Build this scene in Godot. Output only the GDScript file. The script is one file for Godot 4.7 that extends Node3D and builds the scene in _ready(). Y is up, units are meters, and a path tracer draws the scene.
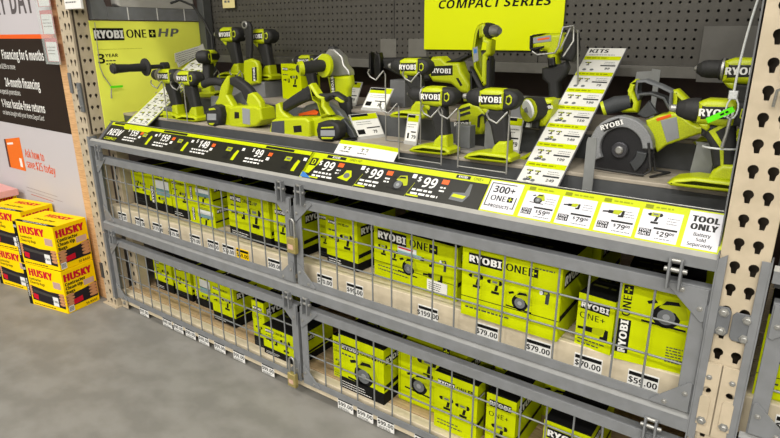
extends Node3D
# A locked rack of boxed power tools with a stepped display of loose tools above it.

# ---------------------------------------------------------------- colours (linear)
func hexcol(s: String) -> Color: return Color(s).srgb_to_linear()
var LIME := hexcol("b9c500")
var LIME_SIGN := hexcol("d9e400")
var LIME_PANEL := hexcol("eff560")
var LIME_D := hexcol("a3ae10")
var RUBBER := hexcol("2b2c2e")
var DARK := hexcol("121212")
var GREY_M := hexcol("66686b")
var GREY_D := hexcol("3a3c3e")
var STEEL := hexcol("a9a9a6")
var STEEL_D := hexcol("55565a")
var PAINT := hexcol("76797c")
var BEIGE := hexcol("b8ab94")
var STAGE := hexcol("4b4d4f")
var WHITE := hexcol("e0e0de")
var LABEL := hexcol("8e9094")
var LABEL_D := hexcol("4a4d52")
var ORANGE := hexcol("e0602a")
var GUARD := hexcol("85878a")
var BLUE := hexcol("3d74b8")
var GLASSW := hexcol("d5d8d8")
var INK := hexcol("161616")
var YELLOW := hexcol("f8d000")
var RED := hexcol("c2182b")
var TAN := hexcol("d4ab7c")
var SKIN := hexcol("c08a60")
var BRASS := hexcol("c9b878")

var M := {}
var taken := {}
var word_cache := {}
var dup_cache := {}

# ---------------------------------------------------------------- mesh builder
class Shape:
	var v := PackedVector3Array()
	var n := PackedVector3Array()
	var c := PackedColorArray()
	var col := Color.WHITE
	var xf := Transform3D.IDENTITY
	func tri(a: Vector3, b: Vector3, d: Vector3, na: Vector3, nb: Vector3, nd: Vector3) -> void:
		v.append(xf * a); v.append(xf * d); v.append(xf * b)
		n.append((xf.basis * na).normalized()); n.append((xf.basis * nd).normalized()); n.append((xf.basis * nb).normalized())
		c.append(col); c.append(col); c.append(col)
	func flat_tri(a: Vector3, b: Vector3, d: Vector3) -> void:
		var m := (b - a).cross(d - a).normalized()
		tri(a, b, d, m, m, m)
	func quad(a: Vector3, b: Vector3, d: Vector3, e: Vector3) -> void:
		flat_tri(a, b, d); flat_tri(a, d, e)
	# a polygon (CCW seen from +z) facing +z
	func sheet(poly: PackedVector2Array, z: float) -> void:
		var p := poly.duplicate()
		if Geometry2D.is_polygon_clockwise(p): p.reverse()
		var t := Geometry2D.triangulate_polygon(p)
		for i in range(0, t.size(), 3):
			var a := p[t[i]]; var b := p[t[i + 1]]; var d := p[t[i + 2]]
			if (b - a).cross(d - a) < 0.0:
				var k := b; b = d; d = k
			tri(Vector3(a.x, a.y, z), Vector3(b.x, b.y, z), Vector3(d.x, d.y, z), Vector3.BACK, Vector3.BACK, Vector3.BACK)
	func rect(x0: float, y0: float, x1: float, y1: float, z: float) -> void:
		quad(Vector3(x0, y0, z), Vector3(x1, y0, z), Vector3(x1, y1, z), Vector3(x0, y1, z))
	static func inset(p: PackedVector2Array, d: float) -> PackedVector2Array:
		var o := PackedVector2Array()
		var m := p.size()
		for i in m:
			var e0 := (p[i] - p[(i + m - 1) % m]).normalized()
			var e1 := (p[(i + 1) % m] - p[i]).normalized()
			var n0 := Vector2(-e0.y, e0.x); var n1 := Vector2(-e1.y, e1.x)
			var b := n0 + n1
			var k := b.length_squared()
			o.append(p[i] + (b * (2.0 * d / maxf(k, 0.8)) if k > 0.001 else n0 * d))
		return o
	# an outline extruded from z0 to z1 with edges rounded by ch
	func slab(poly: PackedVector2Array, z0: float, z1: float, ch: float) -> void:
		var p := poly.duplicate()
		if Geometry2D.is_polygon_clockwise(p): p.reverse()
		ch = minf(ch, (z1 - z0) * 0.49)
		var m := p.size()
		var lv := []   # inset, z, tilt of the normal
		if ch <= 0.0005:
			lv = [[0.0, z0, 0.0], [0.0, z1, 0.0]]
		else:
			var k := 3 if ch > 0.004 else 1
			for i in k + 1:
				var a := PI / 2 * i / k
				lv.append([ch * (1.0 - sin(a)), z0 + ch * (1.0 - cos(a)), -cos(a)])
			for i in k + 1:
				var a := PI / 2 * (1.0 - float(i) / k)
				lv.append([ch * (1.0 - sin(a)), z1 - ch * (1.0 - cos(a)), cos(a)])
		var rings := []
		for l in lv: rings.append(inset(p, l[0]) if l[0] > 0.0 else p)
		var en := PackedVector2Array()
		for i in m:
			var e := (p[(i + 1) % m] - p[i]).normalized()
			en.append(Vector2(e.y, -e.x))
		for i in m:
			var j := (i + 1) % m
			var na := en[i]; var nb := en[i]
			var pr := en[(i + m - 1) % m]; var nx := en[j]
			if pr.dot(en[i]) > 0.6: na = (pr + en[i]).normalized()
			if nx.dot(en[i]) > 0.6: nb = (nx + en[i]).normalized()
			for q in lv.size() - 1:
				var r0: PackedVector2Array = rings[q]; var r1: PackedVector2Array = rings[q + 1]
				var t0: float = lv[q][2]; var t1: float = lv[q + 1][2]
				var a0 := Vector3(r0[i].x, r0[i].y, lv[q][1]); var b0 := Vector3(r0[j].x, r0[j].y, lv[q][1])
				var a1 := Vector3(r1[i].x, r1[i].y, lv[q + 1][1]); var b1 := Vector3(r1[j].x, r1[j].y, lv[q + 1][1])
				var s0 := sqrt(maxf(0.0, 1.0 - t0 * t0)); var s1 := sqrt(maxf(0.0, 1.0 - t1 * t1))
				var na0 := Vector3(na.x * s0, na.y * s0, t0); var nb0 := Vector3(nb.x * s0, nb.y * s0, t0)
				var na1 := Vector3(na.x * s1, na.y * s1, t1); var nb1 := Vector3(nb.x * s1, nb.y * s1, t1)
				tri(a0, b0, b1, na0, nb0, nb1)
				tri(a0, b1, a1, na0, nb1, na1)
		var cap: PackedVector2Array = rings[-1]
		sheet(cap, z1)
		var keep := xf
		xf = xf * Transform3D(Basis(Vector3(-1, 0, 0), Vector3(0, 1, 0), Vector3(0, 0, -1)), Vector3.ZERO)
		var back := PackedVector2Array()
		for w in rings[0]: back.append(Vector2(-w.x, w.y))
		sheet(back, -z0)
		xf = keep
	func box(x0: float, y0: float, z0: float, x1: float, y1: float, z1: float, ch := 0.0) -> void:
		slab(PackedVector2Array([Vector2(x0, y0), Vector2(x1, y0), Vector2(x1, y1), Vector2(x0, y1)]), z0, z1, ch)
	# turned profile of (radius, height) about +y
	func lathe(prof: Array, sides := 20) -> void:
		for k in prof.size() - 1:
			var a: Vector2 = prof[k]; var b: Vector2 = prof[k + 1]
			var d := (b - a).normalized()
			var nr := d.y; var ny := -d.x
			for i in sides:
				var t0 := TAU * i / sides; var t1 := TAU * (i + 1) / sides
				var u0 := Vector3(cos(t0), 0, -sin(t0)); var u1 := Vector3(cos(t1), 0, -sin(t1))
				var n0 := u0 * nr + Vector3(0, ny, 0); var n1 := u1 * nr + Vector3(0, ny, 0)
				var p0 := u0 * a.x + Vector3(0, a.y, 0); var p1 := u1 * a.x + Vector3(0, a.y, 0)
				var q0 := u0 * b.x + Vector3(0, b.y, 0); var q1 := u1 * b.x + Vector3(0, b.y, 0)
				if a.x > 0.00001: tri(p0, p1, q1, n0, n1, n1)
				if b.x > 0.00001: tri(p0, q1, q0, n0, n1, n0)
	func tube(pts: Array, rad: Array, sides := 8) -> void:
		var m := pts.size()
		var ref := Vector3.ZERO
		var rings := []
		for i in m:
			var d: Vector3 = (pts[mini(i + 1, m - 1)] - pts[maxi(i - 1, 0)]).normalized()
			if i == 0: ref = d.cross(Vector3(0.31, 0.87, 0.38)).normalized()
			ref = (ref - d * ref.dot(d)).normalized()
			var w := d.cross(ref)
			var ring := []
			for k in sides:
				var a := TAU * k / sides
				ring.append(ref * cos(a) + w * sin(a))
			rings.append(ring)
		for i in m - 1:
			for k in sides:
				var l := (k + 1) % sides
				var a: Vector3 = pts[i] + rings[i][k] * rad[i]; var b: Vector3 = pts[i] + rings[i][l] * rad[i]
				var e: Vector3 = pts[i + 1] + rings[i + 1][k] * rad[i + 1]; var f: Vector3 = pts[i + 1] + rings[i + 1][l] * rad[i + 1]
				tri(a, b, f, rings[i][k], rings[i][l], rings[i + 1][l])
				tri(a, f, e, rings[i][k], rings[i + 1][l], rings[i + 1][k])
		for k in sides:
			var l := (k + 1) % sides
			flat_tri(pts[0], pts[0] + rings[0][l] * rad[0], pts[0] + rings[0][k] * rad[0])
			flat_tri(pts[-1], pts[-1] + rings[-1][k] * rad[-1], pts[-1] + rings[-1][l] * rad[-1])
	# a steel sheet facing +z with teardrop or round holes on a grid
	func perforated(xs: Array, ys: Array, x0: float, x1: float, y0: float, y1: float, th: float, r: float, drop: float, seg: int, skip := Rect2()) -> void:
		for i in xs.size():
			var ca: float = x0 if i == 0 else (xs[i - 1] + xs[i]) / 2
			var cb: float = x1 if i == xs.size() - 1 else (xs[i] + xs[i + 1]) / 2
			for j in ys.size():
				var da: float = y0 if j == 0 else (ys[j - 1] + ys[j]) / 2
				var db: float = y1 if j == ys.size() - 1 else (ys[j] + ys[j + 1]) / 2
				var cx: float = xs[i]; var cy: float = ys[j]
				if skip.has_point(Vector2(cx, cy)):
					rect(ca, da, cb, db, 0.0)
					continue
				var angs := []
				for k in seg: angs.append(TAU * k / seg)
				for cor in [Vector2(ca, da), Vector2(cb, da), Vector2(cb, db), Vector2(ca, db)]:
					angs.append(fposmod((cor - Vector2(cx, cy)).angle(), TAU))
				angs.sort()
				var hp := []; var op := []
				for a in angs:
					var u := Vector2(cos(a), sin(a))
					var rr := r
					if drop > 0.0:
						var r2 := r * 0.6
						var b := -u.y * drop
						var disc := r2 * r2 - drop * drop + b * b
						if disc > 0.0: rr = maxf(r, b + sqrt(disc))
					hp.append(Vector2(cx, cy) + u * rr)
					var tx := 1e9; var ty := 1e9
					if absf(u.x) > 1e-6: tx = ((cb if u.x > 0 else ca) - cx) / u.x
					if absf(u.y) > 1e-6: ty = ((db if u.y > 0 else da) - cy) / u.y
					op.append(Vector2(cx, cy) + u * minf(tx, ty))
				for k in angs.size():
					var l := (k + 1) % angs.size()
					if absf(angs[k] - angs[l]) < 1e-5: continue
					var h0 := Vector3(hp[k].x, hp[k].y, 0); var h1 := Vector3(hp[l].x, hp[l].y, 0)
					var o0 := Vector3(op[k].x, op[k].y, 0); var o1 := Vector3(op[l].x, op[l].y, 0)
					quad(h0, o0, o1, h1)
					var dz := Vector3(0, 0, -th)
					quad(h1, h1 + dz, h0 + dz, h0)
	func commit() -> ArrayMesh:
		var a := []
		a.resize(Mesh.ARRAY_MAX)
		a[Mesh.ARRAY_VERTEX] = v; a[Mesh.ARRAY_NORMAL] = n; a[Mesh.ARRAY_COLOR] = c
		var m := ArrayMesh.new()
		m.add_surface_from_arrays(Mesh.PRIMITIVE_TRIANGLES, a)
		return m

# ---------------------------------------------------------------- scene helpers
func numbered(s: String) -> String:
	if not taken.has(s):
		taken[s] = 0
		return s
	taken[s] += 1
	return "%s_%03d" % [s, taken[s]]
func tag(o: Node3D, label: String, category: String, group := "", kind := "") -> void:
	if label: o.set_meta("label", label)
	if category: o.set_meta("category", category)
	if group: o.set_meta("group", group)
	if kind: o.set_meta("kind", kind)
func thing(called: String, label: String, category: String, group: String, at: Vector3, turn := 0.0) -> Node3D:
	var o := Node3D.new()
	o.name = numbered(called)
	add_child(o)
	o.position = at
	o.rotation_degrees.y = turn
	tag(o, label, category, group)
	return o
func part(called: String, st: Shape, m: Material, parent: Node3D) -> MeshInstance3D:
	var o := MeshInstance3D.new()
	o.mesh = st.commit()
	o.material_override = m
	o.name = called
	parent.add_child(o, true)
	return o
func lone(called: String, st: Shape, m: Material, label: String, category: String, at: Vector3, group := "", kind := "") -> MeshInstance3D:
	var o := MeshInstance3D.new()
	o.mesh = st.commit()
	o.material_override = m
	o.name = numbered(called)
	add_child(o)
	o.position = at
	tag(o, label, category, group, kind)
	return o
func shared(called: String, mesh: Mesh, m: Material, parent: Node3D, at: Vector3) -> MeshInstance3D:
	var o := MeshInstance3D.new()
	o.mesh = mesh
	o.material_override = m
	o.name = called
	o.position = at
	parent.add_child(o, true)
	return o
func sh(c: Color) -> Shape:
	var s := Shape.new()
	s.col = c
	return s
func pts(s: String) -> PackedVector2Array:   # "x,y x,y ..." in millimetres
	var o := PackedVector2Array()
	for w in s.split(" "):
		var k := w.split(",")
		o.append(Vector2(k[0].to_float(), k[1].to_float()) * 0.001)
	return o
# pieces of a tool, local to it; dz is the front face
func slab(p: Node3D, called: String, c: Color, s: String, dz: float, th: float, ch: float, m: Material) -> MeshInstance3D:
	var st := sh(c)
	st.slab(pts(s), dz - th, dz, ch)
	return part(called, st, m, p)
func puck(p: Node3D, called: String, c: Color, at: Vector3, r: float, th: float, ch: float, m: Material) -> MeshInstance3D:
	var st := sh(c)
	st.xf = Transform3D(Basis(Vector3.RIGHT, PI / 2), at)
	st.lathe([Vector2(0, -th), Vector2(r - ch, -th), Vector2(r, -th + ch), Vector2(r, -ch), Vector2(r - ch, 0), Vector2(0, 0)], 28)
	return part(called, st, m, p)
func rod(p: Node3D, called: String, c: Color, at: Array, r: Array, m: Material) -> MeshInstance3D:
	var st := sh(c)
	st.tube(at, r, 14 if r[0] > 0.008 else 7)
	return part(called, st, m, p)
# lettering as flat ink: triangles of the font's outlines, cached per word
func glyphs(s: String, bold: bool) -> Array:
	var key := s + ("|b" if bold else "|r")
	if word_cache.has(key): return word_cache[key]
	var f := SystemFont.new()
	f.font_names = PackedStringArray(["Droid Sans"])
	f.font_weight = 700 if bold else 400
	var tm := TextMesh.new()
	tm.font = f
	tm.font_size = 32
	tm.pixel_size = 1.0 / 32.0
	tm.curve_step = 3.0
	tm.depth = 0.0
	tm.text = s
	var arr := tm.get_mesh_arrays()
	var vs: PackedVector3Array = arr[Mesh.ARRAY_VERTEX]
	var ix: PackedInt32Array = arr[Mesh.ARRAY_INDEX] if arr[Mesh.ARRAY_INDEX] != null else PackedInt32Array()
	var out := PackedVector2Array()
	var cnt := ix.size() if ix.size() else vs.size()
	var lo := Vector2(1e9, 1e9); var hi := Vector2(-1e9, -1e9)
	for i in cnt:
		var q := vs[ix[i]] if ix.size() else vs[i]
		out.append(Vector2(q.x, q.y))
		lo = lo.min(Vector2(q.x, q.y)); hi = hi.max(Vector2(q.x, q.y))
	var res := [out, lo, hi]
	word_cache[key] = res
	return res
# writes s into st: centre at (x, y), cap height h; align -1 left, 0 centre, 1 right; slant shears like italics; limit squeezes to a width
func ink(st: Shape, s: String, x: float, y: float, h: float, z: float, bold := true, align := 0, sx := 1.0, slant := 0.0, rot := 0.0, fat := 0.0) -> void:
	if fat > 0.0:
		for o in [-fat, fat]: ink(st, s, x + o * h * cos(rot), y + o * h * sin(rot), h, z + 0.00005 * signf(o), bold, align, sx, slant, rot)
	var g := glyphs(s, bold)
	var src: PackedVector2Array = g[0]
	if src.is_empty(): return
	var ref: Array = glyphs("H", bold)
	var k: float = h / (ref[2].y - ref[1].y)
	var mid: float = (ref[2].y + ref[1].y) / 2
	var ax: float = (g[1].x + g[2].x) / 2
	if align < 0: ax = g[1].x
	if align > 0: ax = g[2].x
	var cs := cos(rot); var sn := sin(rot)
	for i in range(0, src.size(), 3):
		var w := []
		for j in 3:
			var p := src[i + j]
			var q := Vector2((p.x - ax) * sx + (p.y - mid) * slant, p.y - mid) * k
			w.append(Vector3(x + q.x * cs - q.y * sn, y + q.x * sn + q.y * cs, z))
		if (w[1] - w[0]).cross(w[2] - w[0]).z < 0: st.tri(w[0], w[2], w[1], Vector3.BACK, Vector3.BACK, Vector3.BACK)
		else: st.tri(w[0], w[1], w[2], Vector3.BACK, Vector3.BACK, Vector3.BACK)
func word(p: Node3D, called: String, s: String, at: Vector3, h: float, deg: float, c: Color, sx := 1.0) -> MeshInstance3D:
	var st := sh(c)
	ink(st, s, at.x, at.y, h, at.z, true, 0, sx, 0.0, deg_to_rad(deg), 0.03)
	return part(called, st, M.paper, p)

# ---------------------------------------------------------------- materials
func noise_tex(seed_value: int, freq: float, lo: Color, hi: Color, size := 512, oct := 4, normal := false, kind := FastNoiseLite.TYPE_SIMPLEX_SMOOTH) -> NoiseTexture2D:
	var f := FastNoiseLite.new()
	f.seed = seed_value
	f.noise_type = kind
	f.frequency = freq
	f.fractal_octaves = oct
	var t := NoiseTexture2D.new()
	t.width = size; t.height = size
	t.seamless = true
	t.noise = f
	if normal:
		t.as_normal_map = true
		t.bump_strength = 3.0
	else:
		var g := Gradient.new()
		g.colors = PackedColorArray([lo, hi])
		g.offsets = PackedFloat32Array([0.25, 0.75])
		t.color_ramp = g
	return t
func mat(rough: float, metal := 0.0, spec := 0.5) -> StandardMaterial3D:
	var m := StandardMaterial3D.new()
	m.vertex_color_use_as_albedo = true
	m.roughness = rough
	m.metallic = metal
	m.metallic_specular = spec
	return m
func make_materials() -> void:
	var grime := noise_tex(3, 0.02, Color(0.95, 0.95, 0.945), Color(1, 1, 1), 512, 5)
	var fine := noise_tex(9, 0.15, Color(0.9, 0.9, 0.9), Color(1, 1, 1), 256, 3)
	M.plastic = mat(0.42); M.plastic.albedo_texture = fine
	M.rubber = mat(0.62, 0.0, 0.4); M.rubber.albedo_texture = fine
	M.metal = mat(0.42, 0.75); M.metal.albedo_texture = fine
	M.gloss = mat(0.12)
	M.paper = mat(0.65, 0.0, 0.22)
	M.card = mat(0.6, 0.0, 0.22)
	M.film = mat(0.36, 0.0, 0.36)
	M.paint = mat(0.45); M.paint.albedo_texture = grime
	M.beige = mat(0.5); M.beige.albedo_texture = grime
	M.stage = mat(0.55); M.stage.albedo_texture = grime
	M.wood = mat(0.7); M.wood.albedo_texture = noise_tex(5, 0.03, Color(0.9, 0.87, 0.83), Color(1, 1, 1), 512, 5)
	M.concrete = mat(0.46, 0.0, 0.45); M.concrete.albedo_texture = noise_tex(12, 0.012, Color(0.90, 0.90, 0.895), Color(1, 1, 1), 1024, 9)
	for k in ["plastic", "rubber", "metal", "paint", "beige", "stage", "wood", "concrete"]:
		M[k].uv1_triplanar = true
		M[k].uv1_world_triplanar = k in ["concrete", "wood", "beige", "paint", "stage"]
		M[k].uv1_scale = Vector3.ONE * (6.0 if k in ["plastic", "rubber", "metal"] else 1.6)
	M.wood.uv1_scale = Vector3(0.6, 9.0, 9.0)
	M.concrete.uv1_scale = Vector3(0.35, 0.35, 0.5)
	M.concrete.detail_enabled = false
	M.clear = StandardMaterial3D.new()
	M.clear.albedo_color = Color(0.85, 0.9, 0.9, 0.16)
	M.clear.transparency = BaseMaterial3D.TRANSPARENCY_ALPHA
	M.clear.roughness = 0.06
	M.lamp = StandardMaterial3D.new()
	M.lamp.albedo_color = Color(0.9, 0.9, 0.9)
	M.lamp.emission_enabled = true
	M.lamp.emission = Color(1.0, 0.97, 0.92)
	M.lamp.emission_energy_multiplier = 2.0

# ---------------------------------------------------------------- printed pictures (flat ink, local xy)
func art_ellipse(st: Shape, x: float, y: float, rx: float, ry: float, z: float, n := 14) -> void:
	var p := PackedVector2Array()
	for i in n: p.append(Vector2(x + rx * cos(TAU * i / n), y + ry * sin(TAU * i / n)))
	st.sheet(p, z)
func art_poly(st: Shape, x: float, y: float, s: float, z: float, t: String) -> void:
	var p := PackedVector2Array()
	for q in pts(t): p.append(Vector2(x, y) + q * 1000.0 * s)
	st.sheet(p, z)
func art_drill(st: Shape, x: float, y: float, s: float, z: float, two := true) -> void:   # about 1 x 1 times s
	s *= 0.01
	st.col = INK
	art_poly(st, x, y, s, z, "-50,22 -40,14 -28,14 -28,38 -40,36 -50,30")
	art_poly(st, x, y, s, z, "4,14 22,16 14,-24 -4,-26")
	art_poly(st, x, y, s, z, "24,12 40,16 44,30 36,42 24,42")
	art_poly(st, x, y, s, z, "-22,-44 26,-44 28,-28 -20,-28")
	st.col = LIME_D if two else INK
	art_poly(st, x, y, s, z + 0.0003, "-28,12 22,12 24,42 -26,42")
	st.col = GREY_M
	art_poly(st, x, y, s, z + 0.0006, "-16,22 14,22 14,34 -16,34")
func art_saw(st: Shape, x: float, y: float, s: float, z: float) -> void:
	s *= 0.01
	st.col = INK
	art_ellipse(st, x, y - 8 * s, 34 * s, 34 * s, z, 18)
	art_poly(st, x, y, s, z, "-58,-36 50,-42 50,-36 -58,-30")
	st.col = LIME_D
	art_poly(st, x, y, s, z + 0.0003, "-20,14 -8,40 30,46 44,20 52,-6 34,-12 20,6")
	st.col = GREY_M
	art_ellipse(st, x, y - 10 * s, 22 * s, 22 * s, z + 0.0004, 16)
	st.col = LABEL
	art_ellipse(st, x, y - 10 * s, 9 * s, 9 * s, z + 0.0007, 12)
	st.col = INK
	art_poly(st, x, y, s, z + 0.0007, "-14,22 -4,36 24,38 30,28 4,26")
	art_poly(st, x, y, s, z + 0.0003, "-50,26 -30,34 -24,26 -46,18")
func art_recip(st: Shape, x: float, y: float, s: float, z: float) -> void:
	s *= 0.01
	st.col = INK
	art_poly(st, x, y, s, z, "-60,-8 -24,-4 -24,6 -60,2")
	art_poly(st, x, y, s, z, "-30,-10 20,-8 20,12 -30,10")
	art_poly(st, x, y, s, z, "24,-26 52,-24 52,16 40,18 36,-12 24,-14")
	st.col = LIME_D
	art_poly(st, x, y, s, z + 0.0003, "-6,-10 26,-12 42,14 30,18 -4,14")
func art_light(st: Shape, x: float, y: float, s: float, z: float) -> void:
	s *= 0.01
	st.col = GREY_D
	art_poly(st, x, y, s, z, "-30,30 10,40 18,20 14,-40 -6,-40 -4,12 -30,10")
	st.col = GLASSW
	art_ellipse(st, x - 30 * s, y + 20 * s, 10 * s, 12 * s, z + 0.0003)
	st.col = LIME_D
	art_poly(st, x, y, s, z + 0.0003, "-14,14 4,18 6,30 -14,30")
func art_lines(st: Shape, x0: float, y0: float, w: float, rows: int, gap: float, th: float, z: float, c: Color, sd := 1) -> void:
	st.col = c
	var r := RandomNumberGenerator.new()
	r.seed = 77 + sd
	for i in rows:
		var x := x0
		var stop := x0 + w * r.randf_range(0.7, 1.0)
		while x < stop:
			var l := minf(r.randf_range(1.2, 3.6) * th, stop - x)
			st.rect(x, y0 - i * gap - th / 2, x + l, y0 - i * gap + th / 2, z)
			x += l + th * 0.7
func art_logo(st: Shape, x: float, y: float, h: float, z: float, rot := 0.0, plus := true, tail := "") -> float:
	# black plate with white brand word, then the black range name; (x, y) = left middle; returns the width
	var keep := st.xf
	st.xf = keep * Transform3D(Basis(Vector3.BACK, rot), Vector3(x, y, 0))
	var w := h * 3.1
	st.col = INK
	st.sheet(PackedVector2Array([Vector2(0, -h / 2), Vector2(w, -h / 2), Vector2(w, h / 2), Vector2(0, h / 2)]), z)
	st.col = WHITE
	ink(st, "RYOBI", w / 2, 0, h * 0.60, z + 0.0004, true, 0, 1.22, 0.0, 0.0, 0.05)
	if plus:
		st.col = INK
		ink(st, "ONE", w + h * 0.35, 0, h * 0.64, z, false, -1, 1.12, 0.0, 0.0, 0.04)
		var og := glyphs("ONE", false)
		var oh := glyphs("H", false)
		var px: float = w + h * 0.5 + (og[2].x - og[1].x) * 1.12 * h * 0.64 / (oh[2].y - oh[1].y)
		st.sheet(PackedVector2Array([Vector2(px, -h * 0.36), Vector2(px + h * 0.8, -h * 0.36), Vector2(px + h * 0.8, h * 0.36), Vector2(px, h * 0.36)]), z)
		st.col = LIME
		st.rect(px + h * 0.34, -h * 0.26, px + h * 0.46, h * 0.26, z + 0.0004)
		st.rect(px + h * 0.14, -h * 0.06, px + h * 0.66, h * 0.06, z + 0.0004)
		w = px + h * 0.8
		if tail:
			st.col = GREY_D
			ink(st, tail, w + h * 0.3, 0, h * 0.62, z, true, -1, 1.2, 0.3)
			w += h * 2.2
	st.xf = keep
	return w

# ---------------------------------------------------------------- builders
func cordless_drill(label: String, category: String, at: Vector3, s: float, kind: int, turn: float) -> Node3D:
	var t := thing(category.replace(" ", "_"), label, category, "", at, turn)
	var meshes: Array
	if not dup_cache.has(kind):
		var d := Node3D.new()
		slab(d, "foot", LIME, "-78,3 -70,-3 60,0 76,6 78,18 60,26 -20,26 -62,16", 0.037, 0.074, 0.009, M.plastic)
		slab(d, "foot_collar", LIME, "4,18 62,22 58,62 30,60 12,42", 0.0255, 0.048, 0.010, M.plastic)
		slab(d, "grip", RUBBER, "12,46 57,56 51,95 42,152 -14,152 -18,122 -3,100", 0.0185, 0.037, 0.012, M.rubber)
		slab(d, "trigger", DARK, "-24,120 -8,112 -8,142 -27,142", 0.010, 0.020, 0.005, M.plastic)
		slab(d, "chin", LIME, "-36,150 -24,138 -12,132 -6,140 -8,154", 0.022, 0.044, 0.008, M.plastic)
		slab(d, "motor_housing", LIME, "-37,150 20,146 41,150 42,198 30,206 -20,206 -38,198", 0.031, 0.062, 0.015, M.plastic)
		slab(d, "logo_plate", DARK, "-28,160 31,163 35,193 -28,191", 0.0326, 0.0652, 0.003, M.plastic)
		word(d, "logo_text", "RYOBI", Vector3(3, 177, 33.1) * 0.001, 0.0165, 1.5, WHITE, 1.06)
		slab(d, "rear_cap", RUBBER, "34,147 62,150 78,162 84,178 78,194 62,204 36,206", 0.029, 0.058, 0.014, M.rubber)
		slab(d, "cap_ring", LIME, "47,168 58,162 68,170 69,186 60,194 48,190", 0.0302, 0.0604, 0.003, M.plastic)
		slab(d, "cap_vent", DARK, "51,172 58,169 64,174 64,184 58,188 52,185", 0.0312, 0.0624, 0.001, M.plastic)
		var st := sh(RUBBER)
		st.xf = Transform3D(Basis(Vector3.BACK, PI / 2), Vector3(-0.035, 0.178, 0))
		if kind == 2:
			st.lathe([Vector2(0.024, 0.028), Vector2(0.0225, 0.03), Vector2(0.0225, 0.058), Vector2(0.019, 0.068), Vector2(0.011, 0.08), Vector2(0, 0.08)], 20)
		elif kind == 1:
			st.lathe([Vector2(0.027, 0), Vector2(0.0275, 0.012), Vector2(0.025, 0.028), Vector2(0.018, 0.045), Vector2(0.013, 0.05), Vector2(0, 0.05)], 20)
		else:
			st.lathe([Vector2(0.026, 0), Vector2(0.025, 0.012), Vector2(0.021, 0.014), Vector2(0.0215, 0.04), Vector2(0.019, 0.05), Vector2(0.011, 0.062), Vector2(0, 0.062)], 20)
		part("nose" if kind == 1 else "chuck", st, M.rubber, d)
		st = sh(STEEL)
		st.xf = Transform3D(Basis(Vector3.BACK, PI / 2), Vector3(-0.035, 0.178, 0))
		if kind == 2:
			st.col = hexcol("8a8784")
			st.lathe([Vector2(0.029, -0.004), Vector2(0.031, 0.004), Vector2(0.0305, 0.02), Vector2(0.026, 0.03), Vector2(0.0, 0.03)], 20)
		elif kind == 1:
			st.lathe([Vector2(0.009, 0.05), Vector2(0.009, 0.062), Vector2(0.007, 0.066), Vector2(0, 0.066)], 14)
		else:
			st.lathe([Vector2(0.008, 0.062), Vector2(0.005, 0.068), Vector2(0, 0.068)], 14)
			var ring := sh(STEEL)
			ring.xf = st.xf
			ring.lathe([Vector2(0.0262, 0.003), Vector2(0.0262, 0.008), Vector2(0.024, 0.008)], 20)
			part("clutch_ring", ring, M.metal, d)
		part("gear_housing" if kind == 2 else "bit_collar", st, M.metal, d)
		dup_cache[kind] = d
	for c in dup_cache[kind].get_children():
		var o: MeshInstance3D = c.duplicate()
		o.name = c.name
		o.transform = Transform3D(Basis.IDENTITY.scaled(Vector3.ONE * s), o.position * s)
		t.add_child(o, true)
	return t

func blade(t: Node3D, at: Vector3, r: float) -> void:
	var p := PackedVector2Array()
	for i in 48:
		p.append(Vector2(cos(TAU * i / 48 + 0.05), sin(TAU * i / 48 + 0.05)) * r)
		p.append(Vector2(cos(TAU * (i + 0.7) / 48), sin(TAU * (i + 0.7) / 48)) * r * 0.955)
	var st := sh(hexcol("3a3a3b"))
	st.xf = Transform3D(Basis.IDENTITY, at)
	st.slab(p, -0.002, 0.0, 0.0)
	part("saw_blade", st, M.metal, t)

# wire stand with two arms that end in hooks
func wire_cradle(label: String, x: float, y: float, z: float, h: float, w: float) -> void:
	var t := thing("wire_cradle", label, "wire stand", "", Vector3(x, y, z))
	for s in [-1.0, 1.0]:
		var st := sh(STEEL)
		st.tube([Vector3(s * w, 0, 0), Vector3(s * w, h, 0), Vector3(s * w - 0.004, h + 0.012, 0.004), Vector3(s * w - 0.03, h - 0.018, 0.012), Vector3(s * w - 0.05, h - 0.008, 0.018), Vector3(s * w - 0.056, h + 0.006, 0.022), Vector3(s * w - 0.05, h + 0.016, 0.022)], [0.0024, 0.0024, 0.0026, 0.0028, 0.0028, 0.0028, 0.0024], 7)
		part("hook_arm", st, M.metal, t)
	var st2 := sh(STEEL)
	st2.tube([Vector3(-w, 0.004, 0), Vector3(w, 0.004, 0)], [0.0022, 0.0022], 6)
	part("base_wire", st2, M.metal, t)

func bolt_mesh(r: float, h: float) -> ArrayMesh:
	var st := sh(STEEL)
	st.xf = Transform3D(Basis(Vector3.RIGHT, PI / 2), Vector3.ZERO)
	st.lathe([Vector2(r * 1.5, 0), Vector2(r * 1.5, h * 0.25), Vector2(r, h * 0.3), Vector2(r, h * 0.85), Vector2(r * 0.8, h), Vector2(0, h)], 6)
	return st.commit()

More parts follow.
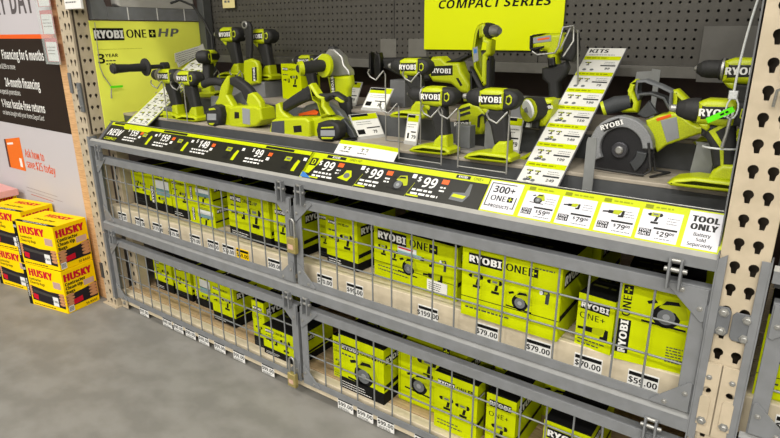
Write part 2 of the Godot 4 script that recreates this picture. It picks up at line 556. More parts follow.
func gate(label: String, x0: float, x1: float, y0: float, y1: float, wires: int, first: float, pitch: float) -> Node3D:
	var t := thing("cage_gate", label, "wire gate", "locking cage gates of the shelf rack", Vector3(x0, y0, 0))
	var w := x1 - x0; var h := y1 - y0
	var f := 0.032; var k := 0.004; var d := 0.028
	var st := sh(PAINT)
	st.box(0.0, h - f, -k, w, h, 0, 0.0012); st.box(0.0, h - k, -d, w, h, -k, 0.0)
	part("top_rail", st, M.paint, t)
	st = sh(PAINT)
	st.box(0.0, 0, -k, w, f * 0.82, 0, 0.0012); st.box(0.0, 0, -d, w, k, -k, 0.0)
	part("bottom_rail", st, M.paint, t)
	for s in [0, 1]:
		st = sh(PAINT)
		var a := 0.0 if s == 0 else w - f
		st.box(a, f * 0.82, -k, a + f, h - f, 0, 0.0012)
		var b := 0.0 if s == 0 else w - k
		st.box(b, f, -d, b + k, h - f, -k, 0.0)
		part("stile", st, M.paint, t)
	for q in [[0, 0], [1, 0], [0, 1], [1, 1]]:
		var sx := 1.0 if q[0] == 0 else -1.0; var sy := 1.0 if q[1] == 0 else -1.0
		var ox: float = 0.0 if q[0] == 0 else w
		var oy: float = 0.0 if q[1] == 0 else h
		st = sh(PAINT)
		st.slab(PackedVector2Array([Vector2(ox + sx * 0.003, oy + sy * 0.003), Vector2(ox + sx * 0.083, oy + sy * 0.003), Vector2(ox + sx * 0.087, oy + sy * 0.009), Vector2(ox + sx * 0.01, oy + sy * 0.082), Vector2(ox + sx * 0.003, oy + sy * 0.078)]), 0.0, 0.004, 0.001)
		var g := part("gusset", st, M.paint, t)
		for e in [Vector2(0.055, 0.014), Vector2(0.015, 0.05)]:
			shared("rivet", M.rivet, M.metal, g, Vector3(ox + sx * e.x, oy + sy * e.y, 0.0035))
	var vm := CylinderMesh.new()
	vm.top_radius = 0.0027; vm.bottom_radius = 0.0027; vm.height = h - 0.01; vm.radial_segments = 8; vm.rings = 0
	var hm := CylinderMesh.new()
	hm.top_radius = 0.0027; hm.bottom_radius = 0.0027; hm.height = w - 0.01; hm.radial_segments = 8; hm.rings = 0
	for i in wires:
		shared("wire", vm, M.wire, t, Vector3(first + i * pitch - x0, h / 2, -0.0072))
	for e in ([0.673, 0.578] if y0 > 0.4 else [0.278, 0.182]):
		var o := shared("wire", hm, M.wire, t, Vector3(w / 2, e - y0, -0.0130))
		o.rotation.z = PI / 2
	return t

func hasp(label: String, x: float, y0: float, y1: float) -> void:
	var t := thing("gate_hasp", label, "hasp", "hasps that hold the cage gates", Vector3(x, y0, 0.0))
	for s in [-1.0, 1.0]:
		var st := sh(PAINT)
		st.slab(PackedVector2Array([Vector2(s * 0.012 - 0.003, -0.012), Vector2(s * 0.012 + 0.003, -0.012), Vector2(s * 0.012 + 0.003, y1 - y0), Vector2(s * 0.012 - 0.003, y1 - y0)]), 0.001, 0.022, 0.002)
		part("loop_plate", st, M.paint, t)
	var b := sh(STEEL)
	b.tube([Vector3(-0.022, (y1 - y0) * 0.55, 0.012), Vector3(0.024, (y1 - y0) * 0.55, 0.012)], [0.0055, 0.0055], 8)
	part("bolt", b, M.metal, t)
	b = sh(STEEL)
	b.tube([Vector3(-0.014, y1 - y0 - 0.004, 0.012), Vector3(0.014, y1 - y0 - 0.004, 0.012)], [0.005, 0.005], 8)
	part("pin", b, M.metal, t)

func padlock(label: String, at: Vector3) -> void:
	var t := thing("padlock", label, "padlock", "brass padlocks on the cage gates", at)
	var st := sh(BRASS)
	st.slab(PackedVector2Array([Vector2(-0.019, 0), Vector2(0.019, 0), Vector2(0.021, 0.006), Vector2(0.021, 0.052), Vector2(0.018, 0.058), Vector2(-0.018, 0.058), Vector2(-0.021, 0.052), Vector2(-0.021, 0.006)]), -0.010, 0.010, 0.004)
	part("lock_body", st, M.metal, t)
	st = sh(hexcol("c2a08a"))
	st.rect(-0.012, 0.016, 0.012, 0.034, 0.0104)
	part("maker_print", st, M.paper, t)
	st = sh(STEEL)
	var p := []
	var r := []
	p.append(Vector3(-0.013, 0.05, 0)); r.append(0.0042)
	for i in 9:
		var a := PI - PI * i / 8
		p.append(Vector3(0.013 * cos(a), 0.105 + 0.018 * sin(a), 0)); r.append(0.0042)
	p.append(Vector3(0.013, 0.05, 0)); r.append(0.0042)
	st.tube(p, r, 8)
	part("shackle", st, M.metal, t)

# a lime carton; base corner = front left; art: "combo", "hp", "small", "saw", "plain", "tall"
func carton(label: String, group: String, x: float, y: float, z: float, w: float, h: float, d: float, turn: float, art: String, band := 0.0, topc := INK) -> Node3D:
	var t := thing("tool_carton", label, "carton", group, Vector3(x, y, z), turn)
	var st := sh(LIME)
	st.col = LIME
	var bh := h * band
	var c := 0.0
	# sides as one folded carton: front, right, back, left, top, bottom
	st.quad(Vector3(0, bh, 0), Vector3(w, bh, 0), Vector3(w, h, 0), Vector3(0, h, 0))
	st.quad(Vector3(w, bh, 0), Vector3(w, bh, -d), Vector3(w, h, -d), Vector3(w, h, 0))
	st.quad(Vector3(w, bh, -d), Vector3(0, bh, -d), Vector3(0, h, -d), Vector3(w, h, -d))
	st.quad(Vector3(0, bh, -d), Vector3(0, bh, 0), Vector3(0, h, 0), Vector3(0, h, -d))
	st.col = INK
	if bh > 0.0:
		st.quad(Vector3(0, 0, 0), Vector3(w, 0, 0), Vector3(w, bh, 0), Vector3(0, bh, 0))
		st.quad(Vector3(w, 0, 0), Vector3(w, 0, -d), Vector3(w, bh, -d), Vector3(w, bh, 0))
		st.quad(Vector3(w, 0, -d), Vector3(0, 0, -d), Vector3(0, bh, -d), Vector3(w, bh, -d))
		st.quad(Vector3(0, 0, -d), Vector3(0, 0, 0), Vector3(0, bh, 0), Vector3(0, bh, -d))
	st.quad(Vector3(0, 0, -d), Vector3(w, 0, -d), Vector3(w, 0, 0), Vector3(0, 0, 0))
	part("carton_body", st, M.card, t)
	# two top flaps with a taped seam, standing slightly proud
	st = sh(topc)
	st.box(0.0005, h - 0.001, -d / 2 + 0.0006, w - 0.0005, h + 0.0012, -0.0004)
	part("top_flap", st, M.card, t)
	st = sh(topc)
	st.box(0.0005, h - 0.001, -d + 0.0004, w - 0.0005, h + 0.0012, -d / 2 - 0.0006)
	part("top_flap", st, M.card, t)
	var a := sh(INK)
	var e := 0.0006
	if art == "combo":
		art_logo(a, w * 0.07, h * 0.84, minf(h * 0.155, w * 0.12), e)
		art_lines(a, w * 0.74, h * 0.91, w * 0.22, 1, 0.006, 0.0035, e, GREY_D, 2)
		art_drill(a, w * 0.16, h * 0.54, w * 0.17, e)
		art_drill(a, w * 0.36, h * 0.52, w * 0.17, e)
		art_saw(a, w * 0.62, h * 0.42, w * 0.24, e)
		art_light(a, w * 0.87, h * 0.56, w * 0.17, e)
		a.col = INK
		a.rect(w * 0.0, h * 0.275, w, h * 0.285, e)
		art_lines(a, w * 0.05, h * 0.2, w * 0.5, 2, h * 0.07, h * 0.022, e, GREY_D, 3)
	elif art == "six":
		art_logo(a, w * 0.05, h * 0.85, w * 0.118, e)
		art_drill(a, w * 0.12, h * 0.56, w * 0.13, e); art_drill(a, w * 0.26, h * 0.52, w * 0.13, e)
		art_saw(a, w * 0.44, h * 0.38, w * 0.22, e); art_recip(a, w * 0.64, h * 0.6, w * 0.2, e)
		art_light(a, w * 0.86, h * 0.6, w * 0.14, e); art_recip(a, w * 0.74, h * 0.34, w * 0.2, e)
		a.col = GLASSW
		a.rect(w * 0.31, h * 0.58, w * 0.54, h * 0.74, e + 0.0009)
		a.col = hexcol("7fa3a8")
		a.rect(w * 0.31, h * 0.58, w * 0.6, h * 0.65, e + 0.0012)
		a.col = RED
		a.rect(w * 0.32, h * 0.69, w * 0.5, h * 0.72, e + 0.0013)
		a.col = WHITE
		a.rect(w * 0.67, h * 0.06, w * 0.9, h * 0.27, e + 0.0009)
		art_lines(a, w * 0.69, h * 0.22, w * 0.18, 4, h * 0.04, h * 0.014, e + 0.0014, INK, 5)
		a.col = INK
		a.rect(0, h * 0.295, w, h * 0.305, e)
		art_lines(a, w * 0.05, h * 0.22, w * 0.5, 2, h * 0.07, h * 0.02, e, GREY_D, 6)
	elif art == "hp" or art == "pair":
		art_logo(a, w * 0.08, h * 0.86, minf(w * 0.085, h * 0.12), e, 0.0, true, "HP")
		art_lines(a, w * 0.08, h * 0.70, w * 0.3, 1, 0.006, h * 0.03, e, GREY_D, 7)
		art_drill(a, w * 0.66, h * 0.54, minf(w * 0.42, h * 0.48), e)
		art_recip(a, w * 0.26, h * 0.55, w * 0.3, e)
		if band > 0:
			art_lines(a, w * 0.06, h * 0.11, w * 0.5, 2, h * 0.05, h * 0.016, e, WHITE, 8)
	elif art == "two":
		art_logo(a, w * 0.08, h * 0.84, minf(w * 0.13, h * 0.15), e)
		art_drill(a, w * 0.3, h * 0.5, w * 0.36, e)
		art_drill(a, w * 0.68, h * 0.48, w * 0.36, e)
		art_lines(a, w * 0.08, h * 0.16, w * 0.6, 2, h * 0.06, h * 0.018, e, GREY_D, 9)
	elif art == "small":
		art_logo(a, w * 0.1, h * 0.84, w * 0.24, e, 0.0, false)
		a.col = INK
		ink(a, "ONE+", w * 0.1, h * 0.65, w * 0.17, e, false, -1, 1.2)
		art_drill(a, w * 0.5, h * 0.38, w * 0.6, e)
		art_lines(a, w * 0.1, h * 0.1, w * 0.7, 2, h * 0.05, h * 0.018, e, GREY_D, 10)
	elif art == "recip":
		art_logo(a, w * 0.08, h * 0.8, w * 0.255, e, -0.02, false)
		a.col = INK
		ink(a, "ONE+", w * 0.08, h * 0.6, w * 0.17, e, false, -1, 1.25)
		art_recip(a, w * 0.5, h * 0.36, w * 0.75, e)
		a.col = INK
		a.rect(0, h * 0.215, w, h * 0.225, e)
		art_lines(a, w * 0.08, h * 0.14, w * 0.8, 2, h * 0.07, h * 0.024, e, GREY_D, 11)
	elif art == "saw":
		art_logo(a, w * 0.07, h * 0.8, w * 0.125, e, 0.0, true, "HP")
		art_lines(a, w * 0.07, h * 0.66, w * 0.3, 1, 0.006, h * 0.03, e, GREY_D, 12)
		art_saw(a, w * 0.56, h * 0.44, w * 0.62, e)
		art_lines(a, w * 0.06, h * 0.13, w * 0.7, 3, h * 0.045, h * 0.014, e, WHITE, 13)
	elif art == "upright":
		art_logo(a, w * 0.09, h * 0.1, w * 0.17, e, PI / 2)
		art_saw(a, w * 0.6, h * 0.7, w * 0.52, e)
		art_lines(a, w * 0.66, h * 0.3, w * 0.24, 6, h * 0.035, h * 0.014, e, GREY_D, 14)
		a.col = INK
		a.rect(w * 0.955, h * 0.02, w * 0.965, h * 0.9, e)
	elif art == "mixed":
		art_drill(a, w * 0.5, h * 0.76, w * 0.34, e)
		art_saw(a, w * 0.36, h * 0.42, w * 0.42, e)
		art_logo(a, w * 0.8, h * 0.2, w * 0.15, e, PI / 2)
		a.col = INK
		a.rect(w * 0.03, h * 0.02, w * 0.035, h * 0.9, e)
	elif art == "tall":
		art_logo(a, w * 0.16, h * 0.16, minf(w * 0.15, h * 0.2), e, PI / 2, false)
		art_lines(a, w * 0.4, h * 0.86, w * 0.5, 2, h * 0.07, h * 0.03, e, GREY_D, 15)
		a.col = GLASSW
		a.rect(w * 0.36, h * 0.46, w * 0.94, h * 0.76, e + 0.0009)
		a.col = hexcol("6f8f96")
		a.rect(w * 0.36, h * 0.40, w * 0.94, h * 0.56, e + 0.0012)
		art_drill(a, w * 0.6, h * 0.22, w * 0.4, e)
	else:
		art_logo(a, w * 0.1, h * 0.8, w * 0.1, e)
		art_drill(a, w * 0.5, h * 0.45, minf(w, h) * 0.5, e)
	part("front_print", a, M.paper, t)
	# print on the right side: a black brand plate and rule
	a = sh(INK)
	a.xf = Transform3D(Basis(Vector3(0, 0, -1), Vector3.UP, Vector3.RIGHT), Vector3(w, 0, 0))
	art_logo(a, d * 0.08, h * 0.78, minf(h * 0.2, d * 0.26), e, 0.0, false)
	a.col = INK
	a.sheet(PackedVector2Array([Vector2(d * 0.02, h * 0.26), Vector2(d * 0.95, h * 0.30), Vector2(d * 0.95, h * 0.38), Vector2(d * 0.02, h * 0.34)]), e)
	part("side_print", a, M.paper, t)
	# faint grey lettering on the dark top
	a = sh(hexcol("6d7030"))
	a.xf = Transform3D(Basis(Vector3.RIGHT, Vector3(0, 0, -1), Vector3.UP), Vector3(0, h + 0.0012, 0))
	art_lines(a, w * 0.1, d * 0.7, w * 0.7, 3, d * 0.2, minf(d * 0.05, 0.012), e, hexcol("55582a"), 21)
	part("top_print", a, M.paper, t)
	return t

func price_tag(label: String, group: String, x: float, y: float, z: float, price: String, paper: Color) -> void:
	var t := thing("price_label", label, "price label", group, Vector3(x, y, z))
	var st := sh(paper)
	st.box(-0.036, -0.025, 0, 0.036, 0.025, 0.0008)
	part("label_card", st, M.paper, t)
	var a := sh(INK)
	a.rect(-0.034, 0.011, 0.034, 0.021, 0.0012)
	ink(a, price, 0.0, -0.002, 0.016, 0.0012, true, 0, 1.0)
	art_lines(a, -0.03, -0.017, 0.06, 2, 0.005, 0.0026, 0.0012, GREY_D, int(x * 100))
	part("print", a, M.paper, t)

func trash_bag_box(label: String, at: Vector3, turn: float) -> void:
	var t := thing("trash_bag_box", label, "box", "yellow boxes of contractor bags stacked on the floor", at, turn)
	var w := 0.29; var h := 0.222; var d := 0.18
	var yl := YELLOW
	var st := sh(yl)
	st.box(-w, 0, -d, 0, h, 0, 0.002)
	part("carton_body", st, M.card, t)
	var e := 0.0006
	# front
	var a := sh(INK)
	a.rect(-w + 0.001, 0.001, -w + 0.026, h - 0.001, e)
	a.col = WHITE
	ink(a, "CONTRACTOR", -w + 0.0115, h * 0.42, 0.011, e + 0.0004, true, 0, 1.0, 0.0, PI / 2)
	ink(a, "50", -w + 0.0115, h * 0.88, 0.013, e + 0.0004)
	a.col = RED
	ink(a, "HUSKY", -w + 0.132, h * 0.83, 0.040, e, true, 0, 1.02, 0.0, 0.0, 0.07)
	a.col = INK
	ink(a, "Contractor", -w + 0.038, h * 0.665, 0.013, e, true, -1, 0.95)
	ink(a, "Clean-Up Bags", -w + 0.038, h * 0.58, 0.013, e, true, -1, 0.9)
	a.col = hexcol("b99a90")
	a.rect(-0.075, h * 0.56, -0.02, h * 0.72, e)
	a.col = hexcol("2a2628")
	a.sheet(PackedVector2Array([Vector2(-w + 0.035, h * 0.14), Vector2(-0.01, h * 0.1), Vector2(-0.01, h * 0.46), Vector2(-0.12, h * 0.44), Vector2(-w + 0.035, h * 0.5)]), e)
	a.col = hexcol("43403f")
	a.sheet(PackedVector2Array([Vector2(-w + 0.05, h * 0.34), Vector2(-0.06, h * 0.3), Vector2(-0.06, h * 0.36), Vector2(-w + 0.05, h * 0.41)]), e + 0.0004)
	a.col = SKIN
	for k in 4:
		art_ellipse(a, -0.025, h * (0.20 + 0.075 * k), 0.022, 0.008, e + 0.0006)
		art_ellipse(a, -w + 0.034, h * (0.28 + 0.06 * k), 0.010, 0.007, e + 0.0006)
	a.col = WHITE
	a.rect(-0.096, h * 0.12, -0.056, h * 0.34, e + 0.0009)
	a.col = INK
	ink(a, "3 MIL", -0.076, h * 0.23, 0.011, e + 0.0013)
	a.col = RED
	a.sheet(PackedVector2Array([Vector2(-w + 0.045, h * 0.19), Vector2(-w + 0.08, h * 0.16), Vector2(-w + 0.084, h * 0.29), Vector2(-w + 0.048, h * 0.31)]), e + 0.0009)
	art_lines(a, -w + 0.04, h * 0.05, 0.2, 1, 0.004, 0.005, e, INK, 31)
	part("front_print", a, M.paper, t)
	# right side
	a = sh(RED)
	a.xf = Transform3D(Basis(Vector3(0, 0, -1), Vector3.UP, Vector3.RIGHT), Vector3(0, 0, 0))
	ink(a, "HUSKY", d * 0.47, h * 0.83, 0.038, e, true, 0, 0.9, 0.0, 0.0, 0.07)
	a.col = INK
	ink(a, "Contractor", d * 0.06, h * 0.68, 0.016, e, true, -1, 0.95, 0.0, 0.0, 0.05)
	ink(a, "Clean-Up", d * 0.06, h * 0.585, 0.016, e, true, -1, 0.95, 0.0, 0.0, 0.05)
	ink(a, "Bags", d * 0.06, h * 0.49, 0.016, e, true, -1, 0.95, 0.0, 0.0, 0.05)
	a.col = hexcol("c9a79a")
	a.rect(d * 0.6, h * 0.5, d * 0.92, h * 0.63, e)
	a.col = hexcol("2a2628")
	a.sheet(PackedVector2Array([Vector2(d * 0.03, h * 0.14), Vector2(d * 0.97, h * 0.14), Vector2(d * 0.97, h * 0.5), Vector2(d * 0.6, h * 0.44), Vector2(d * 0.03, h * 0.42)]), e)
	a.col = SKIN
	for k in 4:
		art_ellipse(a, d * 0.14, h * (0.20 + 0.07 * k), 0.024, 0.008, e + 0.0006)
		art_ellipse(a, d * 0.86, h * (0.22 + 0.075 * k), 0.026, 0.0085, e + 0.0006)
	a.col = RED
	a.sheet(PackedVector2Array([Vector2(d * 0.22, h * 0.16), Vector2(d * 0.5, h * 0.18), Vector2(d * 0.5, h * 0.3), Vector2(d * 0.22, h * 0.28)]), e + 0.0009)
	a.col = yl
	a.rect(d * 0.02, h * 0.01, d * 0.98, h * 0.125, e + 0.0004)
	a.col = WHITE
	a.rect(d * 0.04, h * 0.03, d * 0.2, h * 0.17, e + 0.0012)
	a.col = INK
	for k in 6: a.rect(d * (0.055 + 0.023 * k), h * 0.05, d * (0.066 + 0.023 * k), h * 0.15, e + 0.0015)
	ink(a, "50 BAGS", d * 0.74, h * 0.065, 0.012, e + 0.0008, true)
	part("side_print", a, M.paper, t)
	# top
	a = sh(INK)
	a.xf = Transform3D(Basis(Vector3.RIGHT, Vector3(0, 0, -1), Vector3.UP), Vector3(0, h, 0))
	a.rect(-w + 0.004, 0.004, -0.004, 0.026, e)
	a.col = WHITE
	ink(a, "HEAVY DUTY CONTRACTOR", -w / 2, 0.015, 0.011, e + 0.0004, true, 0, 0.9)
	a.col = RED
	ink(a, "HUSKY", -w * 0.42, d * 0.7, 0.036, e, true, 0, 1.1, 0.0, 0.0, 0.06)
	a.col = INK
	ink(a, "Clean-Up Bags", -w * 0.5, d * 0.38, 0.016, e, true, 0, 0.95)
	part("top_print", a, M.paper, t)

# ---------------------------------------------------------------- the scene
func _ready() -> void:
	# camera, exposure, lamps
	var cam := Camera3D.new()
	cam.name = "camera"
	cam.fov = 41.675
	cam.near = 0.02
	cam.position = Vector3(2.7106, 1.3042, 1.3143)
	cam.rotation_order = EULER_ORDER_YXZ
	cam.rotation = Vector3(-0.3114, 0.6298, -0.0061)
	add_child(cam)
	cam.current = true
	var we := WorldEnvironment.new()
	we.name = "store_environment"
	var env := Environment.new()
	env.background_mode = Environment.BG_COLOR
	env.background_color = Color(0.30, 0.30, 0.30)
	env.tonemap_mode = Environment.TONE_MAPPER_LINEAR
	env.tonemap_exposure = 0.80
	env.sdfgi_enabled = true
	env.ssao_enabled = true
	env.ssil_enabled = true
	we.environment = env
	add_child(we)
	make_materials()
	M.rivet = bolt_mesh(0.0045, 0.004)
	M.bolt = bolt_mesh(0.007, 0.008)
	M.wire = StandardMaterial3D.new()
	M.wire.albedo_color = Color("7c7f81")
	M.wire.roughness = 0.42
	M.wire.metallic = 0.3
	build_store()
	build_rack()
	build_gates()
	build_stage()
	build_signs()
	build_tools()
	build_cartons()
	build_left_side()
	build_small_things()
	for k in dup_cache: dup_cache[k].free()

func high_bay(i: int, r: int, x: float, z: float) -> void:
	var t := thing("high_bay_lamp", "long white ceiling lamp outside the view, %s in the %s row" % [["first from the left", "second from the left", "second from the right", "first from the right"][i], ["near", "middle", "far"][r]], "lamp", "long ceiling lamps of the store", Vector3(x, 5.9, z))
	var st := sh(WHITE)
	st.box(-0.65, 0.0, -0.18, 0.65, 0.08, 0.18, 0.01)
	part("housing", st, M.paint, t)
	st = Shape.new()
	st.box(-0.6, -0.012, -0.15, 0.6, -0.002, 0.15)
	part("diffuser", st, M.lamp, t)
	var l := AreaLight3D.new()
	l.name = "lamp_light"
	l.area_size = Vector2(1.2, 0.3)
	l.light_energy = [8.0, 20.0, 30.0][r]
	l.light_color = Color(1.0, 0.985, 0.955)
	l.area_range = 14.0
	l.area_attenuation = 2.0
	l.shadow_enabled = true
	l.position = Vector3(0, -0.03, 0)
	l.rotation_degrees.x = -90
	t.add_child(l)

func build_store() -> void:
	var st := sh(hexcol("898782"))
	st.box(-4.5, -0.1, -1.2, 9.5, 0.0, 10.5)
	lone("floor", st, M.concrete, "", "", Vector3.ZERO, "", "structure")
	st = sh(hexcol("b9b9b6"))
	st.box(-4.5, 6.1, -1.2, 9.5, 6.2, 10.5)
	lone("ceiling", st, M.stage, "", "", Vector3.ZERO, "", "structure")
	st = sh(hexcol("b5b1ab"))
	st.box(-4.5, 0, 10.4, 9.5, 6.1, 10.5)
	lone("wall_front", st, M.stage, "", "", Vector3.ZERO, "", "structure")
	st = sh(hexcol("b5b1ab"))
	st.box(-4.6, 0, -1.2, -4.5, 6.1, 10.5)
	lone("wall_left", st, M.stage, "", "", Vector3.ZERO, "", "structure")
	st = sh(hexcol("b5b1ab"))
	st.box(9.5, 0, -1.2, 9.6, 6.1, 10.5)
	lone("wall_right", st, M.stage, "", "", Vector3.ZERO, "", "structure")
	st = sh(hexcol("3a2a24"))
	st.box(-4.5, 0, -1.2, 9.5, 6.1, -0.86)
	lone("wall_back", st, M.stage, "", "", Vector3.ZERO, "", "structure")
	for r in 3:
		for i in 4: high_bay(i, r, -0.6 + i * 2.8, [1.75, 5.2, 8.6][r])

func upright(label: String, xa: float, xb: float, cols: Array, y_first: float, rows: int, small: float) -> Node3D:
	var t := thing("rack_upright", label, "rack upright", "perforated steel uprights of the rack", Vector3(0, 0, 0))
	var ys := []
	for k in rows: ys.append(y_first + 0.0508 * k)
	var st := sh(BEIGE)
	st.perforated(cols, ys, xa, xb, 0.0, y_first + 0.0508 * (rows - 1) + 0.03, 0.003, 0.0098, 0.0145, 14)
	var top: float = y_first + 0.0508 * (rows - 1) + 0.03
	part("front_face", st, M.beige, t)
	st = sh(BEIGE)
	st.box(xa, 0, -0.075, xa + 0.003, top, -0.0002)
	st.box(xb - 0.003, 0, -0.075, xb, top, -0.0002)
	part("side_flange", st, M.beige, t)
	st = sh(hexcol("4a4236"))
	st.box(xa + 0.003, 0, -0.075, xb - 0.003, top, -0.072)
	part("rear_web", st, M.beige, t)
	if small > -9.0:
		st = sh(DARK)
		for k in rows: art_ellipse(st, small, y_first + 0.0508 * k - 0.02, 0.0038, 0.0055, 0.0006, 10)
		part("rivet_holes", st, M.rubber, t)
	st = sh(BEIGE)
	st.box(xa - 0.012, 0, -0.1, xb + 0.012, 0.006, 0.016)
	part("base_plate", st, M.beige, t)
	return t

func build_rack() -> void:
	upright("beige perforated upright at the left end of the cages, beside the bag boxes", -0.047, 0.053, [0.0, 0.034], 0.0266, 36, -0.034)
	var ru := upright("beige perforated upright at the right with two grey bolted brackets", 2.608, 2.697, [2.637, 2.671], 0.0295, 36, -10.0)
	# the perforated post behind the left upright, facing the display
	var t := thing("display_post", "narrow beige perforated post between the left upright and the lime side panel", "rack upright", "", Vector3(0.078, 0.875, -0.006), 90)
	var ys := []
	for k in 22: ys.append(0.02 + 0.0508 * k)
	var st := sh(BEIGE)
	st.perforated([0.016, 0.042], ys, 0.0, 0.06, 0.0, 1.12, 0.003, 0.0075, 0.011, 12)
	part("front_face", st, M.beige, t)
	st = sh(hexcol("4a4236"))
	st.box(0, 0, -0.018, 0.06, 1.12, -0.015)
	part("rear_web", st, M.beige, t)
	# beams
	for b in [["beige shelf beam with price labels behind the upper gates", 0.43, 0.53, 0.053, 2.608, -0.042], ["beige shelf beam just above the floor under the lower gates", 0.024, 0.088, 0.053, 2.608, -0.02], ["beige upper shelf beam of the next bay at the right edge", 0.43, 0.53, 2.697, 3.9, -0.042], ["beige bottom shelf beam of the next bay at the right edge", 0.012, 0.088, 2.697, 3.9, -0.02]]:
		st = sh(hexcol("c9bca4"))
		st.box(b[3], b[1], b[5] - 0.04, b[4], b[2], b[5], 0.004)
		lone("shelf_beam", st, M.beige, b[0], "shelf beam", Vector3.ZERO)
	# beam end connectors
	for c in [["beige beam connector with holes at the bottom left corner of the rack", 0.058, 0.006, -0.016], ]:
		t = thing("beam_connector", c[0], "bracket", "", Vector3(c[1] + 0.02, c[2], c[3]))
		st = sh(BEIGE)
		st.box(0, 0, 0, 0.05, 0.1, 0.004, 0.001)
		part("plate", st, M.beige, t)
		for k in 2: shared("bolt", M.bolt, M.metal, t, Vector3(0.025, 0.028 + 0.045 * k, 0.004))
	# decks made of boards
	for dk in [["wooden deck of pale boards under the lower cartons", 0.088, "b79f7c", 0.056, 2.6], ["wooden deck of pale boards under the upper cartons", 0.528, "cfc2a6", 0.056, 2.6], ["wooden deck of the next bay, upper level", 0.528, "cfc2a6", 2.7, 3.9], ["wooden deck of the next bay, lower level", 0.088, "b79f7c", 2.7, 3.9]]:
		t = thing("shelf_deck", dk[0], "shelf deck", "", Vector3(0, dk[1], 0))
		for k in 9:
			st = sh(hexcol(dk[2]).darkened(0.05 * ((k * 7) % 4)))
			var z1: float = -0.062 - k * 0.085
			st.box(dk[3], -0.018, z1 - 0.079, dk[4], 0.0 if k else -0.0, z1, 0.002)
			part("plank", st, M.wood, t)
	# inner posts at the left end (rear uprights seen through the wires)
	for q in [["beige inner post seen through the left wires of the lower gate", 0.10, 0.088, 0.43, -0.08], ["beige inner post seen through the left wires of the upper gate", 0.080, 0.53, 0.82, -0.08]]:
		t = thing("inner_post", q[0], "rack upright", "", Vector3(q[1], q[2], q[4]))
		st = sh(BEIGE)
		st.box(-0.022, 0, -0.06, 0.034, q[3] - q[2], 0, 0.003)
		part("post", st, M.beige, t)
		for k in 5:
			st = sh(DARK)
			art_ellipse(st, 0.005, 0.03 + 0.0508 * k, 0.008, 0.012, 0.0006, 12)
			part("slot", st, M.rubber, t)
	# grey bracket plates and beige beam plates bolted on the right upright
	for q in [["dark grey bolted bracket plate on the right upright, left one of the pair", 2.599, 2.648, 0.682, 0.748], ["dark grey bolted bracket plate on the right upright, right one of the pair", 2.651, 2.702, 0.676, 0.742]]:
		t = thing("bracket_plate", q[0], "bracket", "bracket plates on the right upright", Vector3(q[1], q[3], 0.001))
		var w: float = q[2] - q[1]; var h: float = q[4] - q[3]
		st = sh(hexcol("62666a"))
		st.slab(PackedVector2Array([Vector2(0.006, 0), Vector2(w - 0.006, 0), Vector2(w, 0.008), Vector2(w, h - 0.008), Vector2(w - 0.006, h), Vector2(0.006, h), Vector2(0, h - 0.008), Vector2(0, 0.008)]), 0.0, 0.005, 0.0015)
		part("plate", st, M.paint, t)
		for k in 2: shared("bolt", M.bolt, M.metal, t, Vector3(w * (0.72 if q[1] < 2.62 else 0.55), h * (0.16 if k == 0 else 0.82), 0.005))
	for q in [["beige beam end plate on the right upright, left one of the pair", 2.6095, 2.650], ["beige beam end plate on the right upright, right one of the pair", 2.653, 2.6965]]:
		t = thing("beam_end_plate", q[0], "bracket", "beam end plates on the right upright", Vector3(q[1], 0.432, 0.0008))
		var w: float = q[2] - q[1]
		st = sh(BEIGE)
		st = sh(BEIGE)
		st.xf = Transform3D(Basis.IDENTITY, Vector3(0, 0, 0.007))
		st.perforated([w / 2], [0.112], 0, w, 0, 0.18, 0.006, 0.0085, 0.0, 14)
		st.quad(Vector3(0, 0, -0.006), Vector3(0, 0, 0), Vector3(0, 0.18, 0), Vector3(0, 0.18, -0.006))
		st.quad(Vector3(w, 0, 0), Vector3(w, 0, -0.006), Vector3(w, 0.18, -0.006), Vector3(w, 0.18, 0))
		st.quad(Vector3(0, 0.18, 0), Vector3(w, 0.18, 0), Vector3(w, 0.18, -0.006), Vector3(0, 0.18, -0.006))
		part("plate", st, M.beige, t)
		st = sh(BEIGE)
		st.slab(PackedVector2Array([Vector2(w * 0.24, 0.022), Vector2(w * 0.76, 0.022), Vector2(w * 0.76, 0.092), Vector2(w * 0.62, 0.1), Vector2(w * 0.38, 0.1), Vector2(w * 0.24, 0.092)]), 0.007, 0.0095, 0.001)
		part("safety_clip", st, M.beige, t)
		shared("bolt", M.bolt, M.metal, t, Vector3(w / 2, 0.034, 0.0095))
		shared("rivet", M.rivet, M.metal, t, Vector3(w / 2, 0.145, 0.007))

